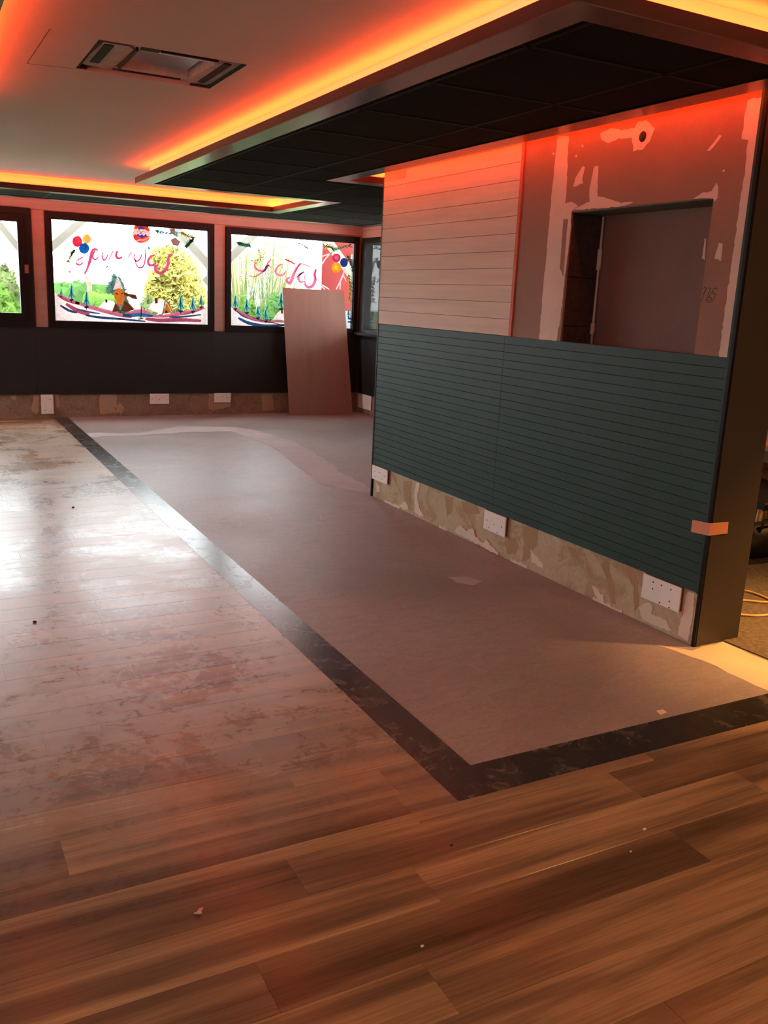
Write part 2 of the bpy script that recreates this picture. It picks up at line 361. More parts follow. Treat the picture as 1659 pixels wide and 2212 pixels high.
# ---------------------------------------------------------------- windows
def window(name, x0, x1, z0, z1, f=.058, sash=.0):
    w = empty(name, ((x0+x1)/2, YF, z0)); tag(w, kind='structure')
    ya, yb_ = YF-.035, YF+.05
    boxes('window_frame', [(x0, x1, ya, yb_, z0-.02, z0+f-.008), (x0, x1, ya, yb_, z1-f, z1+.012), (x0, x0+f, ya, yb_, z0+f-.008, z1-f), (x1-f, x1, ya, yb_, z0+f-.008, z1-f)], M_FRAME, w)
    g = [x0+f, x1-f, z0+f-.008, z1-f]
    if sash:
        s = sash; a, b, c, d = g
        boxes('sash', [(a, b, ya+.012, yb_-.01, c, c+s), (a, b, ya+.012, yb_-.01, d-s, d), (a, a+s, ya+.012, yb_-.01, c+s, d-s), (b-s, b, ya+.012, yb_-.01, c+s, d-s)], M_FRAME, w)
        g = [a+s, b-s, c+s, d-s]
    else:
        a, b, c, d = g; q = .011
        boxes('glazing_bead', [(a, b, ya+.02, yb_-.02, c, c+q), (a, b, ya+.02, yb_-.02, d-q, d), (a, a+q, ya+.02, yb_-.02, c+q, d-q), (b-q, b, ya+.02, yb_-.02, c+q, d-q)], M_FRAME, w)
    return w, box('glass_pane', g[0]-.005, g[1]+.005, YF+.012, YF+.016, g[2]-.005, g[3]+.005, M_GLASS, w)
w0, _ = window('window_1', *WIN[0], sash=.06)
w1, _ = window('window_2', WIN[1][0], WIN[1][1], 1.045, 2.29, .055, .085)
tag(box('latch', 1.165, 1.205, YF-.05, YF-.034, 1.61, 1.70, simple('brass_latch', lin(120, 80, 60), .5), w1), 'small dull brass latch plate')
w2, g2 = window('window_3', *WIN[2]); w3, g3 = window('window_4', *WIN[3])
w4 = empty('window_5', (XR, 10, 1.045)); tag(w4, kind='structure')
fa = (XR-.03, XR+.158)
boxes('window_frame', [(*fa, 9.0, 10.77, 1.03, 1.10), (*fa, 9.0, 10.77, 2.19, 2.262), (*fa, 9.0, 9.07, 1.10, 2.19), (*fa, 10.65, 10.795, 1.10, 2.19)], M_FRAME, w4)
box('glass_pane', XR+.012, XR+.016, 9.06, 10.66, 1.09, 2.2, M_GLASS, w4)
box('window_ledge', XR-.10, XR-.001, 8.9, 10.79, 1.03, 1.062, M_FRAME, w4)
for nm, y0, y1 in (('added_window_6', 8.6, 10.4), ('added_window_7', .2, 1.2)):  # windows added out of view to bring daylight onto the floor
    w_ = tag(empty(nm, (XL, y0, 1.045)), kind='structure'); q = (XL-.05, XL+.03)
    boxes('window_frame', [(*q, y0, y1, 1.03, 1.10), (*q, y0, y1, 2.23, 2.30), (*q, y0, y0+.06, 1.10, 2.23), (*q, y1-.06, y1, 1.10, 2.23)], M_FRAME, w_)
    box('glass_pane', XL-.016, XL-.012, y0+.05, y1-.05, 1.09, 2.24, M_GLASS, w_)
# ---------------------------------------------------------------- paintings on the glass
YG = YF+.0105
LAY = [0]
def gp(z, x, y):
    if z == 7: return at(100+x/4.484, 460+y/4.484, 1, YG)
    return at(480+x/4.74, 480+y/4.74, 1, YG)
def gpoly(name, pts, mat, parent, z):
    LAY[0] += 1; P = [gp(z, *p) for p in pts]; dy = -.00003*LAY[0]
    return mesh(name, [(p[0], YG+dy, p[2]) for p in P], [tuple(range(len(P)))], mat, parent)
def gdisc(name, cx, cy, rx, ry, mat, parent, z, a0=0, a1=360, n=28):
    return gpoly(name, [(cx+rx*math.cos(math.radians(a0+(a1-a0)*i/n)), cy+ry*math.sin(math.radians(a0+(a1-a0)*i/n))) for i in range(n+(0 if a1-a0 == 360 else 1))], mat, parent, z)
def smooth(pts, n=5):
    out = []; P = [pts[0]]+list(pts)+[pts[-1]]
    for i in range(1, len(P)-2):
        for j in range(n):
            t = j/n; q = []
            for k in (0, 1):
                a, b, c, d = P[i-1][k], P[i][k], P[i+1][k], P[i+2][k]
                q.append(.5*((2*b)+(-a+c)*t+(2*a-5*b+4*c-d)*t*t+(-a+3*b-3*c+d)*t**3))
            out.append(tuple(q))
    out.append(pts[-1]); return out
THIN = ('paint_mauve', 'paint_pink', 'paint_magenta', 'paint_white_line', 'paint_grey')
def gstroke(name, strokes, mat, parent, z, taper=True):
    LAY[0] += 1; dy = -.00003*LAY[0]; V = []; Fc = []
    for pts, w in strokes:
        w = max(w*(2.0 if 'lettering' in name else 1.5), 11) if w < 30 and mat.name in THIN else w
        S = smooth(pts) if len(pts) > 2 else [tuple(np.array(pts[0])*(1-t)+np.array(pts[1])*t) for t in (0, .5, 1)]
        k = len(S)
        for i, p in enumerate(S):
            a = S[max(0, i-1)]; b = S[min(k-1, i+1)]; d = Vector((b[0]-a[0], b[1]-a[1])); d = d.normalized() if d.length > 0 else Vector((1, 0))
            ww = w/2*((.55+.45*math.sin(math.pi*(i+.5)/k)) if taper else 1)
            for s in (1, -1):
                q = gp(z, p[0]-d.y*ww*s, p[1]+d.x*ww*s); V.append((q[0], YG+dy, q[2]))
            if i: n = len(V); Fc.append((n-4, n-3, n-1, n-2))
    return mesh(name, V, Fc, mat, parent)
def sprig(pts, L, w, z, mat, parent, seed=0, name='painted_fir_sprig'):
    rr = random.Random(seed); S = smooth(pts, 4); st = [(pts, w*1.3)]
    for i, p in enumerate(S[1:]):
        a = S[i]; ang = math.atan2(p[1]-a[1], p[0]-a[0])
        for s in (-1, 1):
            for e in (.5, .9):
                t = ang+s*rr.uniform(.4, e); l = L*rr.uniform(.6, 1.1); st.append(([p, (p[0]+math.cos(t)*l, p[1]+math.sin(t)*l)], w))
    return gstroke(name, st, mat, parent, z)
def gfir(x, y, h, z, parent):
    w = h*.27; pts = [(x, y-h)]
    for i in range(1, 6):
        t = i/5; pts += [(x+w*t, y-h+h*t*.96), (x+w*t*.55, y-h+h*t*.90)]
    L = [(2*x-p[0], p[1]) for p in reversed(pts[1:])]
    gpoly('painted_fir_tree', pts+L, P_TEAL, parent, z)
    gstroke('painted_fir_shade', [([(x+2, y-h*.8), (x-4, y-h*.4), (x+3, y)], h*.09), ([(x, y-h*.45), (x+w*.6, y-h*.1)], h*.05), ([(x, y-h*.5), (x-w*.6, y-h*.12)], h*.05)], P_TEAL2, parent, z)
    gstroke('painted_trunk', [([(x-w*.45, y+4), (x-4, y+10), (x+w*.45, y+3)], h*.1), ([(x, y-4), (x, y+h*.2)], 9)], P_NAVY, parent, z)
P_TEAL = paint('paint_teal', lin(120, 226, 222)); P_TEAL2 = paint('paint_teal_dark', lin(40, 160, 176)); P_NAVY = paint('paint_navy', lin(30, 62, 86))
P_SNOW = paint('paint_white', (.95, .97, .97, 1), 0, .15); P_PINK = paint('paint_pink', lin(206, 120, 160)); P_MAUVE = paint('paint_mauve', lin(206, 96, 160))
P_BLUE = paint('paint_blue', lin(50, 110, 180)); P_RED = paint('paint_crimson', lin(214, 50, 84)); P_YEL = paint('paint_yellow', lin(240, 222, 70)); P_SKY = paint('paint_bright_blue', lin(10, 110, 216))
P_ORED = paint('paint_orange_red', lin(222, 84, 70)); P_VIO = paint('paint_violet', lin(80, 80, 220)); P_OCH = paint('paint_ochre', lin(196, 120, 46)); P_BRN = paint('paint_brown', lin(92, 50, 28)); P_BLK = paint('paint_black', lin(26, 24, 26))
P_ORG = paint('paint_orange', lin(250, 160, 30)); P_GRN = paint('paint_green', lin(40, 140, 96)); P_LIME = paint('paint_lime', lin(170, 190, 60)); P_MAG = paint('paint_magenta', lin(190, 40, 90)); P_DBL = paint('paint_dark_blue', lin(24, 60, 140)); P_GREY = paint('paint_grey', lin(130, 120, 112)); P_WBR = paint('paint_white_line', (.85, .85, .85, 1))
z = 7; g = g2
gpoly('painted_snow', [(78, 760), (120, 800), (250, 862), (400, 925), (560, 962), (720, 1002), (900, 1015), (1100, 1008), (1300, 985), (1530, 925), (1555, 900), (1552, 1096), (900, 1078), (80, 1048)], P_SNOW, g, z)
gstroke('painted_hill_line', [([(112, 792), (180, 830), (250, 858), (320, 880)], 26), ([(280, 865), (400, 905), (560, 948), (720, 990), (830, 1008)], 26), ([(1000, 1000), (1150, 998), (1300, 975), (1420, 955), (1530, 915)], 24), ([(190, 880), (300, 945), (420, 985)], 26), ([(960, 1025), (1100, 1040), (1300, 1035), (1500, 1045)], 26), ([(760, 985), (900, 950), (1010, 975)], 24)], P_PINK, g, z)
gstroke('painted_hill_shadow', [([(135, 895), (220, 945), (300, 965)], 24), ([(380, 990), (500, 1010), (640, 1022), (760, 1030)], 24), ([(740, 990), (840, 992), (900, 985), (1030, 998)], 36), ([(700, 1025), (850, 1040), (960, 1050)], 18), ([(1190, 1010), (1330, 1005), (1500, 985)], 18), ([(300, 930), (420, 960), (520, 975)], 16)], P_BLUE, g, z)
for x, y, h in ((145, 800, 78), (245, 835, 160), (390, 905, 170), (1303, 945, 175), (1420, 950, 155), (1500, 905, 125)): gfir(x, y, h, z, g)
gpoly('painted_house_roof', [(497, 925), (540, 872), (580, 842), (650, 852), (668, 880), (630, 962)], P_SNOW, g, z)
gpoly('painted_house_front', [(640, 960), (668, 872), (700, 905), (716, 952)], P_BRN, g, z)
gpoly('painted_tower', [(652, 775), (672, 742), (712, 732), (748, 748), (768, 790), (758, 850), (735, 890), (712, 912), (690, 880), (662, 830)], P_OCH, g, z)
gstroke('painted_tower_marks', [([(670, 775), (700, 790)], 10), ([(725, 785), (745, 775)], 10)], P_BRN, g, z)
gpoly('painted_tower_roof', [(690, 610), (715, 670), (742, 738), (700, 730), (648, 745), (668, 680)], P_WBR, g, z)
gpoly('painted_sail', [(748, 772), (800, 782), (868, 792), (886, 838), (840, 834), (800, 812), (758, 798)], P_BRN, g, z)
gpoly('painted_house_front', [(716, 950), (745, 895), (782, 850), (815, 890), (850, 940), (790, 955)], P_BRN, g, z)
gpoly('painted_house_roof', [(775, 826), (850, 850), (905, 880), (942, 935), (860, 935), (820, 885)], P_SNOW, g, z)
gpoly('painted_house_roof', [(985, 930), (1010, 890), (1045, 852), (1155, 840), (1132, 975), (1060, 960)], P_SNOW, g, z)
gpoly('painted_house_front', [(1130, 978), (1164, 870), (1188, 910), (1212, 965)], P_OCH, g, z); gpoly('painted_door', [(1152, 975), (1153, 945), (1172, 943), (1174, 972)], P_BRN, g, z)
gstroke('painted_roof_edge', [([(1150, 845), (1130, 970), (1090, 985)], 8), ([(1155, 845), (1190, 890), (1222, 965)], 8), ([(770, 835), (800, 880), (860, 940)], 7), ([(660, 860), (690, 900), (716, 950)], 7)], P_GREY, g, z)
gpoly('painted_chimney', [(1047, 822), (1075, 820), (1080, 874), (1054, 876)], P_BRN, g, z); gpoly('painted_chimney', [(570, 838), (590, 838), (592, 868), (574, 868)], P_BLK, g, z)
gstroke('painted_post', [([(918, 895), (920, 960), (916, 1028)], 9), ([(918, 940), (940, 905)], 5), ([(890, 1028), (940, 1022)], 12)], P_BLK, g, z)
gdisc('painted_bauble', 300, 277, 49, 53, P_RED, g, z); gdisc('painted_bauble', 392, 253, 43, 46, P_YEL, g, z); gdisc('painted_bauble', 367, 343, 51, 53, P_SKY, g, z)
gdisc('bauble_highlight', 405, 262, 18, 22, P_SNOW, g, z); gstroke('bauble_highlight', [([(280, 260), (300, 245), (320, 262), (305, 290)], 7)], P_PINK, g, z); gstroke('bauble_shade', [([(340, 330), (360, 310), (385, 325), (375, 355)], 9)], P_DBL, g, z)
sprig([(285, 350), (250, 395), (215, 465)], 34, 7, z, P_LIME, g, 1); sprig([(280, 352), (240, 400)], 26, 6, z, P_GRN, g, 2)
gdisc('painted_disc', 922, 205, 86, 90, P_WBR, g, z)
gpoly('painted_disc_top', [(842, 160), (855, 125), (870, 117), (985, 125), (1003, 168), (990, 180), (960, 160), (900, 148)], P_ORED, g, z)
gpoly('painted_disc_band', [(888, 145), (905, 134), (935, 134), (955, 150), (950, 162), (915, 156), (895, 165)], P_VIO, g, z)
gpoly('painted_disc_foot', [(838, 225), (860, 205), (900, 245), (940, 225), (1006, 225), (1003, 245), (985, 275), (950, 292), (905, 293), (868, 275), (846, 248)], P_ORED, g, z)
gpoly('painted_disc_band', [(870, 215), (890, 200), (905, 220), (925, 205), (945, 222), (965, 200), (975, 225), (935, 242), (900, 240)], P_VIO, g, z)
gstroke('painted_disc_line', [([(870, 275), (900, 262), (940, 262), (1006, 232)], 12), ([(905, 290), (945, 282), (985, 262)], 7)], P_WBR, g, z)
gstroke('painted_disc_pattern', [([(880, 185), (900, 172), (915, 192), (935, 178), (960, 192)], 6), ([(900, 200), (930, 195)], 5)], P_TEAL2, g, z)
gstroke('painted_lettering', [([(285, 480), (300, 500), (330, 500), (358, 480)], 9), ([(292, 465), (330, 440), (368, 425)], 7), ([(500, 365), (470, 350), (442, 372), (425, 450), (400, 530), (372, 590)], 14),
    ([(474, 362), (452, 400), (455, 440), (482, 450), (505, 420)], 10), ([(546, 375), (540, 420), (556, 456), (580, 440), (598, 400)], 9), ([(700, 368), (680, 385), (680, 425), (705, 440), (738, 425)], 13), ([(600, 470), (640, 380), (652, 370)], 6),
    ([(790, 440), (810, 400), (832, 376)], 6), ([(856, 390), (850, 440), (880, 468), (910, 440), (925, 400)], 9), ([(962, 350), (960, 400), (955, 470), (935, 520), (900, 530), (872, 500), (862, 450)], 9), ([(1052, 405), (1005, 428), (985, 468), (1002, 506), (1040, 500), (1064, 478)], 14),
    ([(1222, 395), (1185, 428), (1178, 500), (1150, 552), (1110, 582), (1070, 568), (1056, 530), (1084, 500)], 17), ([(575, 530), (600, 515)], 8)], P_MAUVE, g, z)
gstroke('painted_lettering_edge', [([(455, 362), (436, 440), (410, 520)], 5), ([(676, 395), (676, 425), (700, 445)], 6), ([(988, 490), (1010, 512), (1045, 502)], 5), ([(1060, 560), (1085, 580), (1120, 580), (1150, 560)], 7), ([(1215, 402), (1190, 425), (1184, 470)], 5)], P_PINK, g, z)
gdisc('painted_dot', 228, 570, 11, 11, P_MAUVE, g, z); gdisc('painted_dot', 322, 572, 8, 8, P_MAUVE, g, z)
gpoly('painted_mark', [(978, 330), (1000, 328), (1003, 352), (990, 358)], P_SKY, g, z); gpoly('painted_mark', [(962, 328), (972, 328), (970, 352), (962, 350)], P_SKY, g, z)
sprig([(1040, 165), (1120, 190), (1250, 205)], 40, 7, z, P_TEAL2, g, 3); sprig([(1290, 185), (1360, 215), (1420, 240)], 38, 7, z, P_LIME, g, 4); sprig([(1430, 245), (1400, 275), (1360, 320)], 36, 8, z, P_GRN, g, 5)
gpoly('painted_cone', [(1200, 260), (1250, 235), (1300, 280), (1275, 325), (1225, 310)], P_GREY, g, z); gpoly('painted_cone', [(1190, 160), (1240, 150), (1250, 185), (1210, 205)], P_GREY, g, z)
gstroke('painted_cone_scales', [([(1150, 320), (1200, 250), (1230, 240)], 8), ([(1160, 330), (1215, 280)], 8), ([(1220, 330), (1235, 385)], 6), ([(1250, 335), (1262, 390)], 6), ([(1270, 330), (1278, 375)], 6), ([(1130, 290), (1190, 240)], 6)], P_BRN, g, z)
z = 8; g = g3
gpoly('painted_snow', [(72, 850), (110, 885), (200, 935), (300, 990), (420, 1018), (660, 1030), (660, 1092), (72, 1075)], P_SNOW, g, z)
gstroke('painted_hill_line', [([(112, 882), (200, 935), (300, 985), (420, 1010), (500, 1022)], 24), ([(500, 1020), (560, 1010), (660, 1018)], 18), ([(1290, 1108), (1350, 1106)], 20)], P_PINK, g, z)
gstroke('painted_hill_shadow', [([(165, 980), (240, 1020), (320, 1045), (450, 1062), (640, 1052)], 34), ([(150, 910), (200, 955), (260, 985)], 14), ([(1285, 985), (1330, 990)], 24), ([(1285, 1020), (1325, 1022)], 18), ([(400, 1082), (560, 1078)], 12)], P_BLUE, g, z)
gstroke('painted_ground_line', [([(250, 950), (380, 1000), (520, 1030), (650, 1062)], 7)], P_BLK, g, z)
for x, y, h in ((135, 880, 155), (252, 920, 165), (366, 975, 148), (447, 1005, 145), (605, 880, 190), (1292, 960, 80)): gfir(x, y, h, z, g)
gpoly('painted_house_roof', [(510, 1010), (545, 950), (590, 905), (660, 900), (660, 1018)], P_SNOW, g, z); gpoly('painted_chimney', [(600, 890), (618, 888), (622, 935), (604, 938)], P_BRN, g, z)
gstroke('painted_lettering', [([(498, 378), (462, 430), (440, 480), (400, 500), (352, 482), (330, 440), (350, 408)], 12), ([(268, 548), (330, 556), (400, 522), (450, 480), (482, 430)], 8), ([(430, 480), (470, 440), (500, 470)], 6), ([(620, 425), (572, 450), (546, 500), (570, 540), (622, 540), (650, 500)], 11),
    ([(802, 420), (762, 470), (730, 540), (702, 612), (680, 622), (660, 592), (692, 560)], 17), ([(842, 510), (802, 530), (780, 570), (800, 612), (850, 602)], 13), ([(962, 478), (945, 530), (952, 590), (922, 652), (880, 666), (850, 642), (852, 610)], 18), ([(730, 582), (790, 540), (834, 500)], 6), ([(860, 540), (840, 570), (860, 590)], 7)], P_PINK, g, z)
gstroke('painted_lettering_edge', [([(638, 380), (682, 395), (745, 432)], 9), ([(800, 420), (860, 440), (925, 470)], 5), ([(800, 425), (770, 470), (745, 510)], 6), ([(955, 490), (948, 540), (955, 590)], 6)], P_MAG, g, z)
gdisc('painted_bauble', 1168, 365, 43, 43, P_MAG, g, z); gdisc('painted_bauble', 1246, 413, 39, 47, P_DBL, g, z); gdisc('painted_bauble', 1168, 465, 47, 53, P_ORG, g, z); gdisc('bauble_highlight', 1168, 462, 24, 30, P_YEL, g, z); gdisc('bauble_highlight', 1172, 362, 24, 24, P_PINK, g, z)
sprig([(140, 205), (200, 225), (278, 242)], 40, 8, z, P_GRN, g, 6); sprig([(770, 212), (830, 235), (868, 265)], 22, 5, z, P_TEAL2, g, 7); sprig([(1030, 262), (1090, 248), (1130, 270)], 46, 6, z, P_LIME, g, 8)
sprig([(1120, 290), (1200, 265), (1300, 240)], 40, 5, z, P_GRN, g, 9); sprig([(1270, 330), (1320, 420), (1345, 500)], 46, 7, z, P_GRN, g, 10); sprig([(1290, 520), (1310, 640), (1300, 790)], 46, 6, z, P_LIME, g, 11)
sprig([(360, 260), (400, 360), (330, 400)], 60, 5, z, P_LIME, g, 12)
gstroke('painted_branch', [([(1022, 430), (1060, 370), (1120, 310)], 9), ([(1020, 350), (1080, 330), (1125, 312)], 8), ([(1255, 470), (1240, 530), (1205, 610), (1165, 690)], 9), ([(1240, 540), (1270, 610)], 7), ([(1210, 605), (1205, 690)], 8), ([(1020, 640), (1060, 665), (1095, 688)], 9), ([(1018, 655), (1050, 690)], 7)], P_WBR, g, z)
# ---------------------------------------------------------------- partition
pt = empty('wall_partition', (XP, PY0, 0)); tag(pt, kind='structure')
NY0, NY1, NZ1, NX = 2.915, 3.865, 1.99, 3.325
F0 = XP+.014
boxes('partition_core', [(F0, PX1-.002, NY1, PY1-.012, 0, ZC), (F0, PX1-.002, PY0+.012, NY0, 0, ZC), (F0, PX1-.002, NY0, NY1, NZ1, ZC), (F0, PX1-.002, NY0, NY1, 0, 1.20), (NX+.012, PX1-.002, NY0, NY1, 1.20, NZ1)], M_DARK, pt)
box('bare_plaster_base', XP+.008, F0, PY0+.02, PY1-.02, 0, BASE+.02, M_PB, pt)
boxes('plasterboard_face', [(XP+.003, F0, NY1, 4.33, CAP-.02, ZC), (XP+.003, F0, PY0+.012, NY0, CAP-.02, ZC), (XP+.003, F0, NY0, NY1, NZ1, ZC)], M_PLBD, pt)
box('niche_back_board', NX, NX+.012, NY0, NY1, 1.20, NZ1, board_mat('niche_board', lin(124, 88, 76)), pt)
box('niche_lintel', F0, NX, NY0, NY1, NZ1-.004, NZ1, simple('lintel', lin(110, 112, 104), .8), pt)
zz = [1.205, 1.405, 1.66, NZ1-.006]
for a, b in zip(zz, zz[1:]): box('block', F0, NX-.002, NY1-.006, NY1+.02, a+.004, b-.004, M_BLOCK, pt)
box('mortar_back', F0, NX-.002, NY1+.0, NY1+.024, 1.2, NZ1, M_FILL, pt).location.y += .004
tube('conduit', [(NX-.012, NY1-.018, 1.2), (NX-.012, NY1-.018, NZ1-.01)], .007, M_FILL, pt)
for zq, hh in ((1.76, .055), (1.395, .03)):
    tube('filler_dab', [(NX-.012, NY1-.018, zq-hh), (NX-.012, NY1-.018, zq-hh*.4), (NX-.012, NY1-.018, zq+hh*.4), (NX-.012, NY1-.018, zq+hh)], .014, M_FILL, pt, seg=7)
# cream boards on the far half
z_ = CAP
while z_ < ZC-.01:
    t = min(z_+.0963, ZC); box('cladding_board', XP-.002, XP+.010, 4.337, PY1-.012, z_+.0013, t-.0013, M_TG, pt); z_ = t
box('cladding_back', XP+.007, F0, 4.33, PY1-.012, CAP, ZC, M_BLOCK, pt)
bt = box('batten', XP-.006, XP+.012, 4.312, 4.336, CAP, ZC-.001, M_BATTEN, pt)
for q in (1.5, 1.78, 2.05, 2.3):
    tube('screw', [(XP-.0075, 4.324, q), (XP-.0055, 4.324, q)], .003, M_DARK, bt, 6)
# green slats: two sheets of them
n = 23; zs = [BASE+(CAP-BASE)*i/n for i in range(n+1)]
for a, b in ((PY0+.028, 4.375), (4.377, PY1-.006)):
    for z0, z1 in zip(zs, zs[1:]):
        c = .0026
        v = [(XP+.006, a, z0), (XP+.006, b, z0), (XP+.006, b, z1), (XP+.006, a, z1), (XP, a, z0+c*.35), (XP, b, z0+c*.35), (XP, b, z1-c), (XP, a, z1-c)]
        mesh('slat', v, [(4, 7, 6, 5), (0, 4, 5, 1), (3, 2, 6, 7), (0, 3, 7, 4), (1, 5, 6, 2), (0, 1, 2, 3)], M_GREEN, pt)
box('slat_backing', XP+.005, F0, PY0+.02, PY1-.006, BASE, CAP-.001, M_DARK, pt)
# corner beads and end faces
box('corner_bead', XP-.004, XP+.010, PY0-.004, PY0+.012, 0, ZC, M_FRAME, pt); box('corner_bead', XP-.001, XP+.010, PY0+.013, PY0+.027, BASE-.004, ZC, M_GREEN, pt)
box('end_panel', XP+.011, PX1, PY0-.002, PY0+.011, 0, ZC, M_END, pt); box('end_trim', XP+.011, XP+.034, PY0-.006, PY0-.002, 0, ZC, M_END, pt)
box('corner_bead', XP-.003, XP+.012, PY1-.012, PY1+.004, 0, ZC-.12, M_FRAME, pt); box('end_panel', XP+.012, PX1, PY1-.012, PY1+.002, 0, ZC, M_END, pt)
box('rear_panel', PX1-.010, PX1-.0005, PY0, PY1, 0, ZC, M_END, pt)
def wpatch(name, px, mat, x=XP+.003, h=.0014, amp=.004, seed=1, step=.02, parent=pt):
    pts = ragged([at(a, b, 0, x) for a, b in px], amp, step, seed, (1, 2))
    return prism(name, [(x+.0003, p[1], p[2]) for p in pts], (-h, 0, 0), mat, parent)
z5 = lambda L: [(1100+x*.33695, 160+y*.33695) for x, y in L]
wpatch('joint_filler', z5([(312, 400), (382, 395), (372, 640), (362, 830), (400, 820), (445, 845), (400, 880), (395, 1000), (370, 1200), (330, 1560), (305, 1712), (192, 1700), (215, 1400), (245, 1100), (268, 820), (290, 600)]), M_FILL, seed=21, amp=.0035)
wpatch('joint_filler', z5([(1535, 165), (1650, 140), (1600, 420), (1560, 780), (1500, 1200), (1450, 1600), (1412, 1820), (1345, 1812), (1385, 1500), (1430, 1200), (1470, 900), (1510, 640), (1530, 430), (1492, 420), (1505, 300)]), M_FILL, seed=22)
wpatch('joint_filler', z5([(400, 872), (470, 838), (515, 815), (515, 740), (548, 590), (572, 590), (566, 780), (640, 800), (720, 826), (818, 820), (760, 842), (600, 860)]), M_FILL, seed=23, amp=.003)
wpatch('joint_filler', z5([(585, 385), (650, 350), (740, 360), (800, 350), (830, 300), (880, 300), (935, 350), (905, 430), (860, 480), (800, 492), (785, 410), (700, 415), (640, 440), (590, 420)]), M_FILL, seed=24, amp=.004)
wpatch('joint_filler', z5([(410, 725), (430, 660), (470, 590), (485, 600), (470, 680), (475, 700)]), M_FILL, seed=25, amp=.003)
wpatch('joint_filler', z5([(1180, 800), (1240, 760), (1300, 750), (1330, 700), (1345, 720), (1340, 790), (1320, 815), (1305, 800)]), M_FILL, seed=26, amp=.003)
wpatch('joint_filler', z5([(1268, 495), (1350, 388), (1366, 396), (1290, 492)]), M_FILL, seed=27, amp=.002)
wpatch('joint_filler', z5([(1315, 1180), (1345, 1080), (1368, 1090), (1355, 1205)]), M_FILL, seed=28, amp=.003)
wpatch('joint_filler', z5([(1255, 1050), (1262, 1060), (1252, 1190), (1238, 1180)]), M_FILL, seed=29, amp=.001)
for q in ((430, 525), (470, 462), (285, 510), (1375, 620)): wpatch('joint_filler', z5([(q[0]-9, q[1]), (q[0], q[1]-10), (q[0]+9, q[1]), (q[0], q[1]+10)]), M_FILL, seed=int(q[0]), amp=.0015, step=.01)
wpatch('exposed_board', z5([(348, 930), (375, 930), (345, 1300), (325, 1240)]), M_PLBD, x=XP+.0016, h=.0012, seed=30, amp=.002)
# round cable hole with its sleeve, in the filler
hc = at(1388, 295, 0, XP); rr = .024
tube('cable_hole', [(XP+.0012, hc[1], hc[2]), (XP+.0006, hc[1], hc[2])], rr, M_DARK, pt, 18)
V = []; Fq = []
for i in range(20):
    t = 2*math.pi*i/20
    for r_, x_ in ((rr, XP+.0004), (rr+.005, XP-.0008), (rr+.006, XP+.0015)): V.append((x_, hc[1]+math.cos(t)*r_, hc[2]+math.sin(t)*r_))
for i in range(20):
    j = (i+1) % 20
    for k in (0, 1): Fq.append((3*i+k, 3*j+k, 3*j+k+1, 3*i+k+1))
mesh('hole_rim', V, Fq, M_FILL, pt)
# pencilled number by the niche
def pencil(strokes):
    V = []; Fc = []
    for s in strokes:
        S = smooth([(1100+x*.33695, 160+y*.33695) for x, y in s], 4) if len(s) > 2 else [(1100+x*.33695, 160+y*.33695) for x, y in s]
        P = [Vector(at(a, b, 0, XP+.0026)) for a, b in S]
        for i, p in enumerate(P):
            d = (P[min(i+1, len(P)-1)]-P[max(i-1, 0)]).normalized(); nn = Vector((0, -d.z, d.y))*.0013
            V += [p+nn, p-nn]
            if i: k = len(V); Fc.append((k-4, k-3, k-1, k-2))
    return mesh('pencilled_number', V, Fc, M_DARK, pt)
pencil([[(1245, 1375), (1258, 1365), (1262, 1385), (1240, 1410)], [(1262, 1370), (1240, 1440), (1228, 1450)], [(1275, 1372), (1292, 1376), (1272, 1420), (1258, 1455)], [(1305, 1390), (1280, 1425), (1272, 1460), (1288, 1462), (1296, 1435), (1280, 1430)], [(1338, 1372), (1312, 1376), (1304, 1402), (1322, 1412), (1312, 1440), (1296, 1455)]])
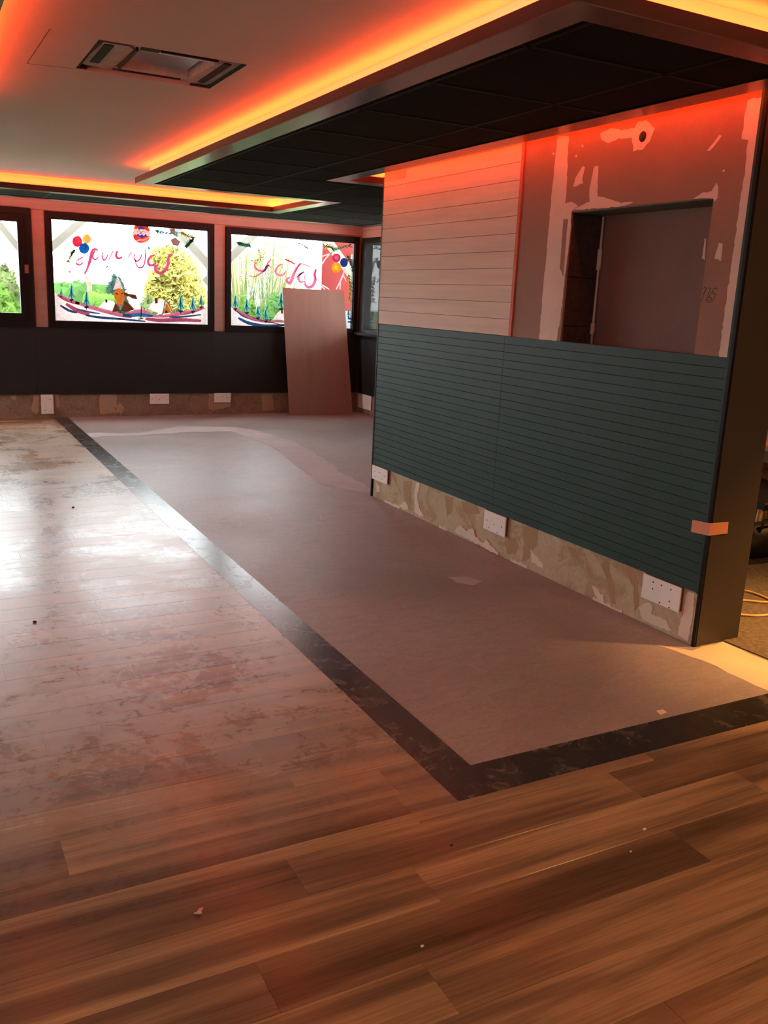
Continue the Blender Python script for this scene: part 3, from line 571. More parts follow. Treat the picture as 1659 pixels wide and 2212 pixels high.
# torn flakes of plaster along the foot of the partition
z6 = lambda L: [(780+x*.27727, 960+y*.27727) for x, y in L]
z7 = lambda L: [(1180+x*.28873, 1080+y*.28873) for x, y in L]
xb = XP+.008; M_FLAKE = board_mat('white_plaster', lin(218, 202, 182)); M_STAIN = board_mat('brown_scar', lin(164, 134, 96)); M_GREYP = board_mat('grey_skim', lin(196, 180, 146))
for i, (L, mt, h) in enumerate([(z6([(120, 300), (150, 330), (150, 370), (125, 370)]), M_FLAKE, .004), (z6([(345, 445), (365, 470), (378, 515), (330, 500), (300, 485)]), M_FLAKE, .006), (z6([(430, 290), (462, 300), (440, 400), (460, 500), (490, 560), (460, 560), (420, 520), (418, 400)]), M_FLAKE, .004),
        (z6([(735, 680), (780, 625), (830, 670), (880, 650), (900, 720), (960, 770), (990, 735), (1020, 790), (1080, 840), (1070, 860), (960, 800), (860, 745), (790, 710)]), M_FLAKE, .010), (z6([(1325, 810), (1365, 860), (1425, 940), (1420, 960), (1330, 915)]), M_FLAKE, .005), (z6([(1255, 640), (1290, 625), (1380, 660), (1370, 760), (1300, 900), (1255, 910), (1270, 760)]), M_STAIN, .0015),
        (z6([(330, 290), (395, 290), (380, 470), (340, 460)]), M_STAIN, .0015), (z6([(650, 390), (720, 420), (710, 530), (670, 560)]), M_STAIN, .0012), (z6([(780, 440), (900, 470), (930, 540), (850, 545), (800, 520)]), M_STAIN, .0012), (z6([(1115, 750), (1200, 730), (1235, 800), (1200, 860), (1140, 850)]), M_STAIN, .0012),
        (z7([(405, 470), (470, 450), (480, 560), (500, 620), (520, 780), (490, 770), (450, 590)]), M_STAIN, .0012), (z7([(590, 510), (660, 540), (690, 620), (690, 800), (660, 850), (655, 660)]), M_STAIN, .0012), (z7([(160, 345), (220, 360), (240, 440), (190, 420)]), M_STAIN, .0012),
        (z7([(345, 645), (380, 655), (430, 720), (440, 760), (370, 710)]), M_FLAKE, .006), (z7([(700, 800), (760, 765), (800, 790), (790, 850), (900, 900), (940, 980), (860, 960), (720, 890)]), M_FLAKE, .005), (z7([(1020, 860), (1060, 680), (1112, 700), (1090, 930), (1060, 1055), (985, 1010)]), M_FLAKE, .003)]):
    wpatch('plaster_flake' if mt is M_FLAKE else 'plaster_scar', L, mt, xb, h, .005, 40+i, .018)
for i, (a, b) in enumerate((((820, 1085), (800+60, 1100)), ((955, 1139), (975, 1146)), ((1130, 1210), (1160, 1226)), ((1280, 1295), (1340, 1325)))):
    A = at(*a, 2, 0); B = at(*b, 2, 0); rs = random.Random(60+i); pts = [(A[1], 0)]; nn = 9
    for j in range(nn+1): pts.append((A[1]+(B[1]-A[1])*j/nn, .006+rs.uniform(0, .022)))
    pts.append((B[1], 0)); prism('plaster_flake', [(xb-.006, p[0], p[1]) for p in pts], (.006, 0, 0), M_FLAKE, pt)
# masking tape folded round the corner
tp = tag(mesh('masking_tape', [(XP-.0052, 2.797, .585), (XP-.0052, 2.797, .528), (XP-.0052, PY0-.0075, .536), (XP-.0052, PY0-.0075, .593), (3.217, PY0-.0075, .592), (3.221, PY0-.0075, .537),
    (XP-.0042, 2.797, .585), (XP-.0042, 2.797, .528), (XP-.0042, PY0-.0065, .536), (XP-.0042, PY0-.0065, .593), (3.217, PY0-.0065, .592), (3.221, PY0-.0065, .537)],
    [(0, 1, 2, 3), (3, 2, 5, 4), (6, 9, 8, 7), (9, 10, 11, 8), (0, 3, 9, 6), (3, 4, 10, 9), (1, 7, 8, 2), (2, 8, 11, 5), (0, 6, 7, 1), (4, 5, 11, 10)], M_TAPE), 'strip of orange masking tape folded round the near corner of the partition', 'tape')
# white punched plates under the slats and under the black dado
def plate(name, ax, face, a0, a1, z0, z1, holes, th, label):
    t = empty(name, (face, a0, z0) if ax == 0 else (a0, face, z0)); tag(t, label, 'plate', None)
    if ax == 0:
        box('plate_body', face-th, face-th+.006, a0, a1, z0, z1, M_PLATE, t); box('packer', face-th+.006, face-.0005, a0+.002, a1-.002, z0+.004, z1, M_BROWN, t)
        for (u, v) in holes:
            yy = a1+(a0-a1)*u; q = z1+(z0-z1)*v; tube('screw_hole', [(face-th-.0004, yy, q), (face-th+.0005, yy, q)], .0042, M_DARK, t, 8)
    else:
        box('plate_body', a0, a1, face-th, face-th+.006, z0, z1, M_PLATE, t); box('packer', a0+.002, a1-.002, face-th+.006, face-.0005, z0+.004, z1, M_BROWN, t)
        for (u, v) in holes:
            xx = a0+(a1-a0)*u; q = z1+(z0-z1)*v; tube('screw_hole', [(xx, face-th-.0004, q), (xx, face-th+.0005, q)], .005, M_DARK, t, 8)
    return t
plate('punched_plate', 0, xb, 5.735, 5.985, .148, BASE, [(.18, .42), (.52, .35), (.82, .5), (.26, .75), (.68, .75)], .022, 'small white punched plate at the far end of the slatted partition')
plate('punched_plate', 0, xb, 4.205, 4.435, .135, BASE, [(.15, .5), (.5, .58), (.83, .55), (.27, .85), (.66, .92)], .022, 'white punched plate with five holes halfway along the partition foot')
plate('punched_plate', 0, xb, 2.80, 3.045, .135, BASE, [(.28, .2), (.5, .2), (.75, .22), (.28, .48), (.75, .7), (.5, .92), (.76, .95)], .024, 'white punched plate with seven holes, nearest the partition corner')
plate('punched_plate', 1, YF, 1.272, 1.405, .045, .268, [(.75, .25), (.3, .8)], .022, 'tall narrow white plate on the window wall where the dark strip ends')
plate('punched_plate', 1, YF, 2.515, 2.748, .142, .268, [(.12, .5), (.3, .35), (.5, .55), (.7, .4), (.88, .6)], .022, 'wide white punched plate below the black dado under the middle window')
plate('punched_plate', 1, YF, 3.318, 3.53, .150, .268, [(.2, .5), (.5, .35), (.8, .5)], .022, 'white punched plate on the bare wall left of the leaning board')
plate('punched_plate', 0, XR, 10.36, 10.74, .07, .26, [(.3, .4), (.7, .6)], .020, 'white plate on the side wall behind the leaning board')
def bpatch(px, seed, mat=M_FILL, amp=.008):
    pts = ragged([at(a, b, 1, YF) for a, b in px], amp, .04, seed, (0, 2)); prism('filler_smear', [(p[0], YF-.0003, p[2]) for p in pts], (0, -.002, 0), mat, wb)
M_FILLF = board_mat('old_filler', lin(176, 148, 120)); q2 = lambda L: [(x*.18083, 640+y*.18088) for x, y in L]
bpatch(q2([(395, 1162), (462, 1162), (468, 1380), (430, 1405), (385, 1370)]), 71, M_FILLF); bpatch(q2([(655, 1162), (688, 1162), (712, 1310), (685, 1345), (660, 1280)]), 72, M_FILLF)
bpatch(q2([(1205, 1165), (1392, 1165), (1395, 1340), (1350, 1320), (1390, 1395), (1200, 1400), (1185, 1330)]), 73, M_FILLF); bpatch(q2([(1395, 1300), (1440, 1270), (1490, 1330), (1450, 1395), (1385, 1390)]), 74, M_FILLF)
bpatch(q2([(120, 1180), (200, 1185), (185, 1240), (140, 1230)]), 75, M_FILLF); bpatch([(451, 850), (500, 850), (497, 878), (462, 886), (450, 885)], 76, M_FILLF); bpatch([(565, 852), (588, 852), (592, 885), (568, 888)], 77, M_FILLF)
# ---------------------------------------------------------------- floating ceiling raft
raft = tag(empty('ceiling_raft', (1.75, 2.24, ZR)), 'black tiled floating ceiling raft with aluminium edge and hidden red light strips', 'ceiling raft')
RX0, RY0, RY1, RY2, RY3 = 1.752, 2.235, 7.925, 9.28, 10.19
NXX = 3.475; RXR = 5.035; OX0, OX1, OY0, OY1 = 2.975, 3.545, 2.575, 6.33
LP = .125
solid = [(RX0, OX0, RY0, RY1), (OX0, OX1, RY0, OY0), (OX0, OX1, OY1, RY1), (OX1, RXR, RY0, RY1), (NXX, RXR, RY1, RY2), (XL+.3, RXR, RY2, RY3), (RXR, 7.4, RY0, 6.0)]
def inside(x, y): return any(a < x < b and c < y < d for a, b, c, d in solid)
# edges as (p, q, outward normal)
E = [((RX0, RY0), (RX0, RY1), (-1, 0)), ((RX0, RY1), (NXX, RY1), (0, 1)), ((NXX, RY1), (NXX, RY2), (-1, 0)), ((XL+.3, RY2), (NXX, RY2), (0, -1)), ((XL+.3, RY3), (RXR, RY3), (0, 1)),
     ((RXR, 6.0), (RXR, RY3), (1, 0)), ((RX0, RY0), (7.4, RY0), (0, -1)), ((OX0, OY0), (OX0, OY1), (1, 0)), ((OX1, OY0), (OX1, OY1), (-1, 0)), ((OX0, OY1), (OX1, OY1), (0, -1)), ((OX0, OY0), (OX1, OY0), (0, 1))]
# tiles between the lips
tx = [1.92+.626*i for i in range(-7, 10)]; ty = [2.04+.651*i for i in range(0, 14)]
def near_edge(r):
    """cells (rects) of solid area inset by lip along edges, cut by the grid"""
xs = sorted(set([round(v, 4) for v in tx]+[RX0+LP, OX0-LP, OX1+LP, NXX+LP, RXR-LP, 7.3, XL+.3]))
ys = sorted(set([round(v, 4) for v in ty]+[RY0+LP, OY0-LP, OY1+LP, RY1-LP, RY2+LP, RY3-LP]))
def lipfree(x, y): return inside(x, y) and all(inside(x+dx, y+dy) for dx in (-LP+.004, 0, LP-.004) for dy in (-LP+.004, 0, LP-.004))
def cell_tiles():
    # merge the fine cells back into whole tiles of the 0.63 m grid
    for i in range(len(tx)-1):
        for j in range(len(ty)-1):
            a, b, c, d = tx[i], tx[i+1], ty[j], ty[j+1]
            cx_ = [v for v in xs if a < v < b]; cy_ = [v for v in ys if c < v < d]
            X_ = [a]+cx_+[b]; Y_ = [c]+cy_+[d]; rects = []
            for xa, xb_ in zip(X_, X_[1:]):
                for ya, yb_ in zip(Y_, Y_[1:]):
                    if lipfree((xa+xb_)/2, (ya+yb_)/2): rects.append((xa, xb_, ya, yb_))
            if not rects: continue
            full = abs(sum((r[1]-r[0])*(r[3]-r[2]) for r in rects)-(max(r[1] for r in rects)-min(r[0] for r in rects))*(max(r[3] for r in rects)-min(r[2] for r in rects))) < 1e-5
            if full: rects = [(min(r[0] for r in rects), max(r[1] for r in rects), min(r[2] for r in rects), max(r[3] for r in rects))]
            yield rects
for rects in cell_tiles():
    G = .010
    L = [(r[0]+(G if len(rects) == 1 or min(abs(r[0]-t) for t in tx) < .001 else 0), r[1]-(G if len(rects) == 1 or min(abs(r[1]-t) for t in tx) < .001 else 0),
          r[2]+(G if len(rects) == 1 or min(abs(r[2]-t) for t in ty) < .001 else 0), r[3]-(G if len(rects) == 1 or min(abs(r[3]-t) for t in ty) < .001 else 0), ZR+.006, ZR+.02) for r in rects]
    L = [b for b in L if b[1]-b[0] > .01 and b[3]-b[2] > .01]
    if L: boxes('ceiling_tile', L, M_TILE, raft)
GB = []
for a, b, c, d in solid: GB.append((a+.002, b-.002, c+.002, d-.002, ZR+.019, ZT-.004))
boxes('raft_deck', GB, M_DARK, raft)
grid = []
for t in tx:
    for a, b, c, d in solid:
        if a+.01 < t < b-.01: grid.append((t-.010, t+.010, c+.008, d-.008, ZR+.003, ZR+.019))
for t in ty:
    for a, b, c, d in solid:
        if c+.01 < t < d-.01: grid.append((a+.008, b-.008, t-.010, t+.010, ZR+.003, ZR+.019))
boxes('ceiling_grid', grid, M_GRID, raft)
def convex_ext(p, q, nrm):
    """how far the lip/fascia ends must run on at each end so corners close"""
    return 0
for (p, q, nrm) in E:
    nx, ny = nrm
    if nx: x0, x1 = (p[0], p[0]+LP) if nx < 0 else (p[0]-LP, p[0]); y0, y1 = p[1], q[1]
    else: y0, y1 = (p[1], p[1]+LP) if ny < 0 else (p[1]-LP, p[1]); x0, x1 = p[0], q[0]
    # at re-entrant corners let the lip run on by its own width
    ex0 = ex1 = 0
    lx0, lx1 = x0, x1
    if nx:
        if inside((x0+x1)/2, y0-.02): y0 -= LP
        if inside((x0+x1)/2, y1+.02): y1 += LP
    else:
        if not inside(x0-.02, (y0+y1)/2): lx0 += LP
        if not inside(x1+.02, (y0+y1)/2): lx1 -= LP
    box('edge_lip', lx0, lx1, y0, y1, ZR, ZR+.004, M_LIP, raft)
    if nx: box('edge_fascia', p[0], p[0]+.004*-nx, p[1], q[1], ZR+.004, ZT, M_SIDE, raft)
    else: box('edge_fascia', p[0], q[0], p[1], p[1]+.004*-ny, ZR+.004, ZT, M_SIDE, raft)
    # ledge, upstand and light strip
    S = .10
    if nx:
        ux = p[0]-nx*S; ya, yb2 = p[1], q[1]
        ya += S if not inside((x0+x1)/2, p[1]-.05) else -S; yb2 += -S if not inside((x0+x1)/2, q[1]+.05) else S
        box('upstand', ux, ux-nx*.012, ya, yb2, ZT-.004, ZC-.0005, M_UP, raft)
        lx = p[0]-nx*.055; box('light_strip', lx-.005, lx+.005, ya, yb2, ZT-.004, ZT-.001, M_UP, raft)
        area('strip_light', (lx, (ya+yb2)/2, ZT+.001), (math.pi, 0, 0), .012, yb2-ya, LED_RAD, LED_COL)
        if p[0] in (OX0, OX1, RXR): area('added_wall_wash', (p[0]+nx*.006, (ya+yb2)/2, ZT-.012), (0, -nx*-WASH_T, 0), .01, q[1]-p[1], LED_RAD*WASH, LED_COL)  # extra red lamp added outside the fascia to redden the wall below
    else:
        uy = p[1]-ny*S; xa, xb3 = p[0], q[0]
        xa += S if not inside(p[0]-.05, (y0+y1)/2) else -S; xb3 += -S if not inside(q[0]+.05, (y0+y1)/2) else S
        box('upstand', xa, xb3, uy, uy-ny*.012, ZT-.004, ZC-.0005, M_UP, raft)
        ly = p[1]-ny*.055; box('light_strip', xa, xb3, ly-.005, ly+.005, ZT-.004, ZT-.001, M_UP, raft)
        area('strip_light', ((xa+xb3)/2, ly, ZT+.001), (math.pi, 0, 0), xb3-xa, .012, LED_RAD, LED_COL)
        if p[1] == RY3: area('added_wall_wash', ((xa+xb3)/2, p[1]+.006, ZT-.012), (-WASH_T, 0, 0), q[0]-p[0], .01, LED_RAD*WASH*1.3, LED_COL)  # same added lamp along the window wall, no strip modelled
# a second, smaller raft out of frame to the left, whose strip reddens the ceiling there
r2 = tag(empty('ceiling_raft', (-2.3, .4, ZR)), 'smaller black ceiling raft over the left side of the room', 'ceiling raft')
LX1, LY0, LY1 = .33, -1.5, 5.5
box('raft_deck', -2.3, LX1, LY0, LY1, ZR+.006, ZT-.004, M_TILE, r2); boxes('edge_lip', [(LX1-.12, LX1, LY0, LY1, ZR, ZR+.005), (-2.3, LX1-.12, LY1-.12, LY1, ZR, ZR+.005)], M_LIP, r2)
boxes('edge_fascia', [(LX1-.004, LX1, LY0, LY1, ZR+.005, ZT), (-2.3, LX1, LY1-.004, LY1, ZR+.005, ZT)], M_SIDE, r2); boxes('upstand', [(LX1-.112, LX1-.1, LY0, LY1-.1, ZT-.004, ZC-.0005), (-2.3, LX1-.1, LY1-.112, LY1-.1, ZT-.004, ZC-.0005)], M_UP, r2)
area('strip_light', (LX1-.012, (LY0+LY1)/2, ZT+.001), (math.pi, 0, 0), .012, LY1-LY0-.1, LED_RAD, LED_COL); area('strip_light', ((-2.3+LX1)/2, LY1-.055, ZT+.001), (math.pi, 0, 0), LX1+2.2, .012, LED_RAD, LED_COL)
# paper flap taped at the top far corner of the cream boards
f_ = [at(832, 372, 0, XP-.006), at(878, 362, 0, XP-.006), at(872, 386, 0, XP-.006), at(832, 392, 0, XP-.006)]
tag(prism('paper_flap', [(XP-.0045, p[1], p[2]) for p in f_], (-.0015, 0, 0), simple('brown_paper', lin(196, 150, 130), .8)), 'torn scrap of paper at the top far corner of the cream boards', 'paper')
# ---------------------------------------------------------------- open ceiling cassette
ac = tag(empty('ceiling_cassette', ((HX0+HX1)/2, (HY0+HY1)/2, ZC)), 'gutted air conditioning cassette left open in the white ceiling', 'air conditioner')
M_FOAM = simple('grey_foam', lin(200, 186, 178), .85, var=.2, sc=14, bump=.4); M_PAN = simple('foil_pan', lin(196, 204, 216), .4, .2, .15, 8); M_DUCT = simple('brown_duct', lin(112, 64, 50), .7, var=.2, sc=10)
hx, hy, hz = (HX0+HX1)/2, (HY0+HY1)/2, ZC
boxes('casing', [(HX0-.02, HX1+.02, HY0-.01, HY0, hz+.002, hz+.24), (HX0-.012, HX0-.002, HY0, HY1, hz+.002, hz+.24), (HX1+.002, HX1+.012, HY0, HY1, hz+.002, hz+.24), (HX0, HX1, HY0, HY1, hz+.23, hz+.24)], M_DARK, ac)
def frame_bar(pts, z0, z1, mat, name): return prism(name, [(x, y, z0) for x, y in pts], (0, 0, z1-z0), mat, ac)
A, B, C_, D = HX0, HX1, HY0, HY1
frame_bar([(A+.035, C_+.10), (A+.10, C_+.05), (A+.17, C_+.13), (A+.16, D-.07), (A+.05, D-.03), (A+.015, D-.06)], hz+.016, hz+.13, M_FOAM, 'foam_duct'); box('air_slot', A+.045, A+.085, C_+.12, D-.12, hz+.012, hz+.018, M_DARK, ac)
frame_bar([(B-.012, C_+.06), (B-.11, C_+.16), (B-.13, D-.08), (B-.03, D-.03), (B-.012, D-.05)], hz+.014, hz+.11, M_FOAM, 'foam_duct'); box('air_slot', B-.08, B-.045, C_+.10, D-.07, hz+.010, hz+.016, M_DARK, ac)
box('cut_edge', HX0-.02, HX1+.02, HY1+.001, HY1+.012, hz+.002, hz+.24, M_DUCT, ac)
frame_bar([(A+.07, D-.02), (B-.05, D-.02), (B-.14, D-.10), (A+.17, D-.10)], hz+.016, hz+.12, M_FOAM, 'foam_duct'); box('air_slot', A+.16, B-.16, D-.06, D-.04, hz+.012, hz+.018, M_DARK, ac)
boxes('coil_side', [(A+.27, B-.08, C_+.04, C_+.06, hz+.03, hz+.17), (A+.27, A+.29, C_+.0, C_+.06, hz+.03, hz+.19)], M_DUCT, ac); box('coil_plate', A+.27, B-.07, C_+.005, C_+.05, hz+.02, hz+.03, M_DUCT, ac)
V = []; Fq = []
for i in range(13):
    for j in range(9):
        u, v = i/12, j/8; x = A+.18+(B-A-.32)*u; y = C_+.10+(D-C_-.20)*v; V.append((x, y, hz+.05+.07*math.sin(math.pi*u)*math.sin(math.pi*v)))
for i in range(12):
    for j in range(8): k = i*9+j; Fq.append((k, k+1, k+10, k+9))
mesh('drain_pan', V, Fq, M_PAN, ac, smooth=True)
for (a, b) in (((A+.16, C_+.07), (A+.24, C_+.03)), ((B-.15, D-.06), (B-.10, D-.11)), ((B-.10, C_+.07), (B-.04, C_+.05))): tube('pipe', [(a[0], a[1], hz+.04), ((a[0]+b[0])/2, (a[1]+b[1])/2, hz+.07), (b[0], b[1], hz+.05)], .012, M_DUCT, ac)
boxes('shadow_bar', [(A, A+.13, C_, C_+.045, hz+.004, hz+.012), (A+.185, A+.262, C_, C_+.075, hz+.004, hz+.012), (A, A+.014, C_+.05, D, hz+.004, hz+.014), (A, A+.05, D-.028, D, hz+.004, hz+.014), (B-.016, B, C_+.02, D, hz+.004, hz+.012), (B-.10, B, D-.02, D, hz+.004, hz+.012), (A+.172, A+.182, C_+.1, D-.10, hz+.004, hz+.02), (A+.27, B-.12, C_+.052, C_+.066, hz+.004, hz+.02)], M_DARK, ac)  # solid dark bars standing in for shaded voids inside the rim
tag(box('drain_lip', A+.19, B-.145, C_+.075, C_+.10, hz+.008, hz+.02, M_PAN, ac), 'bright foil lip')
boxes('hanging_bracket', [(A+.20, A+.24, C_+.0, C_+.03, hz+.02, hz+.2), (A+.02, A+.05, C_+.005, C_+.05, hz+.02, hz+.2)], M_FRAME, ac)
# ---------------------------------------------------------------- leaning board
c0 = Vector((4.249, 10.595, .001)); c1 = Vector((5.129, 10.553, .001)); t1 = Vector((5.036, 10.755, 1.585)); t0 = Vector((4.19, 10.775, 1.592))
nv = (c1-c0).cross(t0-c0).normalized()*-.012
if nv.y < 0: nv = -nv
prism('leaning_board', [c0, c1, t1, t0], nv, M_BOARD); lb = bpy.data.objects['leaning_board']
tag(lb, 'tall plain pinkish board leaning on the window wall in front of the right-hand window', 'board')
# ---------------------------------------------------------------- crumbs on the floor
def crumb(name, px, py, r, mat, label, seed=0, flat=.5, z0=.004):
    p = at(px, py, 2, 0); rs = random.Random(seed); V = []; Fc = []; seg = 7
    for i, (zz_, k) in enumerate(((0, .8), (.35, 1), (.75, .7))):
        for s in range(seg): t = 2*math.pi*s/seg; q = r*k*rs.uniform(.65, 1.2); V.append((p[0]+math.cos(t)*q, p[1]+math.sin(t)*q*.7, z0+zz_*r*flat*2))
    V.append((p[0], p[1], z0+r*flat*1.9))
    for i in range(2):
        for s in range(seg): q = (s+1) % seg; Fc.append((i*seg+s, i*seg+q, (i+1)*seg+q, (i+1)*seg+s))
    for s in range(seg): Fc.append((2*seg+s, 2*seg+(s+1) % seg, 3*seg))
    Fc.append(tuple(range(seg-1, -1, -1))); return tag(mesh(name, V, Fc, mat, org=(p[0], p[1], z0)), label, 'debris')
crumb('dark_chip', 75, 1346, .009, simple('chip_brown', lin(52, 38, 32), .8), 'dark brown chip on the dusty floor at the left edge', 1)
crumb('dark_chip', 158, 1098, .010, simple('chip_brown', lin(52, 38, 32), .8), 'tiny dark chip far off on the shiny planks', 2)
crumb('plaster_crumb', 912, 2048, .005, M_FLAKE, 'tiny white crumb on the planks near the bottom middle', 3)
crumb('dark_chip', 975, 1830, .006, simple('chip_brown', lin(52, 38, 32), .8), 'tiny dark speck on the planks below the strip corner', 4)
crumb('plaster_crumb', 1392, 1795, .007, M_FLAKE, 'pale crumb on the planks below the near dark strip', 5)
crumb('plaster_crumb', 1362, 1843, .004, M_FLAKE, 'smallest pale crumb, on the right-hand planks', 6)
dl = at(427, 1970, 2, .006); lf = []
dleaf = tag(empty('dry_leaf', dl), 'small curled dry leaf on the planks at lower left', 'leaf')
rs = random.Random(5); MB = simple('dry_leaf', lin(190, 140, 104), .7)
for k in range(4):
    a = rs.uniform(0, 6.28); d = Vector((math.cos(a), math.sin(a), 0)); n_ = Vector((-d.y, d.x, 0)); c = Vector(dl); L = rs.uniform(.012, .02)
    mesh('leaf_blade', [c-d*.004, c+d*L*.4+n_*.006+Vector((0, 0, .004)), c+d*L+Vector((0, 0, .007)), c+d*L*.4-n_*.006+Vector((0, 0, .001))], [(0, 1, 2, 3)], MB, dleaf)
# ---------------------------------------------------------------- things in the next room, seen past the partition end
M_OAK = simple('pale_table_wood', lin(190, 140, 84), .5, var=.2, sc=9); M_VINYL = simple('black_vinyl', lin(22, 18, 15), .55)
tt = at(1650, 962, 0, 5.65); tz = tt[2]; ty_ = tt[1]
tb = tag(empty('wooden_table', (6.2, ty_+.3, 0)), 'pale wooden table seen past the partition end', 'table')
box('tabletop', 5.65, 6.9, ty_-.35, ty_+.7, tz-.04, tz, M_OAK, tb, .004); box('apron', 5.72, 6.83, ty_-.28, ty_+.63, tz-.14, tz-.041, simple('table_apron', lin(96, 70, 42), .6), tb)
for a, b in ((5.78, ty_-.2), (6.76, ty_-.2), (6.76, ty_+.56), (5.78, ty_+.56)): tube('leg', [(a, b, .006), (a, b, tz-.13)], .026, simple('table_leg_dark', lin(60, 44, 30), .6), tb, 10)
a, b = at(1644, 1101, 0, 5.0), at(1633, 1157, 0, 5.0)
sx_, sy_, sz_ = a[0], a[1], a[2]
st = tag(empty('low_stool', (sx_+.2, sy_+.2, 0)), 'low stool with cream legs and black seat beside the wooden table', 'stool')
for dx, dy, q_ in ((0, 0, 1), (.4, 0, -1), (.4, .3, -1), (0, .3, 1)):
    tube('leg', [(sx_+dx, sy_+dy, sz_), (sx_+dx-.03*q_, sy_+dy, .006)], .022, simple('cream_leg', lin(232, 190, 130), .4), st, 10, .017)
box('seat', sx_-.01, sx_+.44, sy_-.03, sy_+.34, sz_-.002, sz_+.05, M_VINYL, st, .01)
bgp = at(1645, 1232, 2, .0); V = []; Fq = []
hb = empty('holdall', (bgp[0]+.22, bgp[1]+.18, 0)); tag(hb, 'soft black holdall lying on the carpet beyond the partition', 'bag')
seg, rg_ = 16, 9
for i in range(rg_):
    u = i/(rg_-1); rad = .115*math.sqrt(max(.05, 1-(2*u-1)**4))
    for s in range(seg):
        t = 2*math.pi*s/seg; V.append((bgp[0]-.02+.55*u, bgp[1]+.22+rad*1.15*math.cos(t), .118+rad*.98*math.sin(t)))
for i in range(rg_-1):
    for s in range(seg): q = (s+1) % seg; Fq.append((i*seg+s, (i+1)*seg+s, (i+1)*seg+q, i*seg+q))
Fq += [tuple(range(seg)), tuple(range((rg_-1)*seg+seg-1, (rg_-1)*seg-1, -1))]
mesh('bag_body', V, Fq, M_VINYL, hb, smooth=True)
tube('handle', [(bgp[0]+.12, bgp[1]+.14, .21), (bgp[0]+.16, bgp[1]+.16, .27), (bgp[0]+.30, bgp[1]+.16, .27), (bgp[0]+.34, bgp[1]+.14, .21)], .009, M_VINYL, hb)
MC = simple('cream_cable', lin(226, 184, 124), .5)
def cable(px, label):
    P = [Vector(at(x, y, 2, .013)) for x, y in px]; S = []
    for i in range(len(P)-1):
        for j in range(6):
            t = j/6; a = P[max(0, i-1)]; b = P[i]; c = P[i+1]; d = P[min(len(P)-1, i+2)]
            S.append(.5*((2*b)+(-a+c)*t+(2*a-5*b+4*c-d)*t*t+(-a+3*b-3*c+d)*t**3))
    S.append(P[-1]); return tag(tube('cable', S, .0065, MC, None), label, 'cable')
cable([(1570, 1268), (1614, 1277), (1640, 1285), (1665, 1295), (1700, 1300)], 'cream cable curving over the carpet, the farthest of three')
cable([(1560, 1296), (1609, 1297), (1640, 1300), (1665, 1301), (1710, 1304)], 'cream cable over the carpet, the middle one of three')
cable([(1560, 1325), (1604, 1328), (1635, 1330), (1665, 1327), (1710, 1318)], 'cream cable over the carpet, the nearest of three')
# ---------------------------------------------------------------- lamp discs added at the unseen ceiling spots
for (x, y, zt_, lb_) in ((4.75, 1.75, ZC, 'round recessed lamp in the ceiling by the partition end, out of view'), (3.6, -.4, ZC, 'unseen round lamp added to warm the near right part of the floor'), (.4, -1.0, ZC, 'unseen round lamp added behind the camera to warm the left floor')):
    o = tag(empty('unseen_downlight', (x, y, zt_)), lb_, 'light', 'unseen recessed lamps')
    V = []; Fq = []
    for i in range(20):
        t = 2*math.pi*i/20
        for r_, zz_ in ((.045, zt_-.002), (.062, zt_-.006), (.065, zt_-.0005)): V.append((x+math.cos(t)*r_, y+math.sin(t)*r_, zz_))
    for i in range(20):
        j = (i+1) % 20
        for k in (0, 1): Fq.append((3*i+k, 3*i+k+1, 3*j+k+1, 3*j+k))
    mesh('bezel', V, Fq, M_UP, o)
# ---------------------------------------------------------------- outside
grd = tag(mesh('lawn', *bxd(-60, 70, YF+.2, 110, -.4, -.12), simple('grass', lin(96, 120, 66), .95, var=.25, sc=2)), kind='structure')
tag(mesh('paved_terrace', *bxd(-8, 12, YF+.16, 16, -.12, -.08), simple('paving', lin(170, 166, 158), .9)), kind='structure')
def leaves(name, parent, c, R, n, size, mat, seed, shell=.55, squash=1):
    rs = random.Random(seed); V = []; Fc = []
    for i in range(n):
        while True:
            d = Vector((rs.uniform(-1, 1), rs.uniform(-1, 1), rs.uniform(-1, 1)))
            if shell < d.length < 1: break
        d = d*(1+.22*noise.noise(d*2.3+Vector((seed, 0, 0)))); p = Vector((c[0]+d.x*R[0], c[1]+d.y*R[1], c[2]+d.z*R[2]))
        a = Vector((rs.uniform(-1, 1), rs.uniform(-1, 1), rs.uniform(-1, 1))).normalized(); b = a.orthogonal().normalized(); s = size*rs.uniform(.6, 1.3)
        k = len(V); V += [p-a*s, p+b*s*.5, p+a*s, p-b*s*.5]; Fc.append((k, k+1, k+2, k+3))
    return mesh(name, V, Fc, mat, parent)
def lump(name, parent, c, R, mat, seed, box_=False):
    V = []; Fc = []; nu, nv_ = 22, 12
    for i in range(nv_+1):
        for j in range(nu):
            th = math.pi*i/nv_; ph = 2*math.pi*j/nu; d = Vector((math.sin(th)*math.cos(ph), math.sin(th)*math.sin(ph), math.cos(th)))
            if box_: d = Vector([math.copysign(abs(v)**.35, v) for v in d])
            d = d*(1+.12*noise.noise(d*3+Vector((seed, 0, 0)))); V.append((c[0]+d.x*R[0], c[1]+d.y*R[1], c[2]+d.z*R[2]))
    for i in range(nv_):
        for j in range(nu): q = (j+1) % nu; Fc.append((i*nu+j, (i+1)*nu+j, (i+1)*nu+q, i*nu+q))
    return mesh(name, V, Fc, mat, parent, smooth=True)
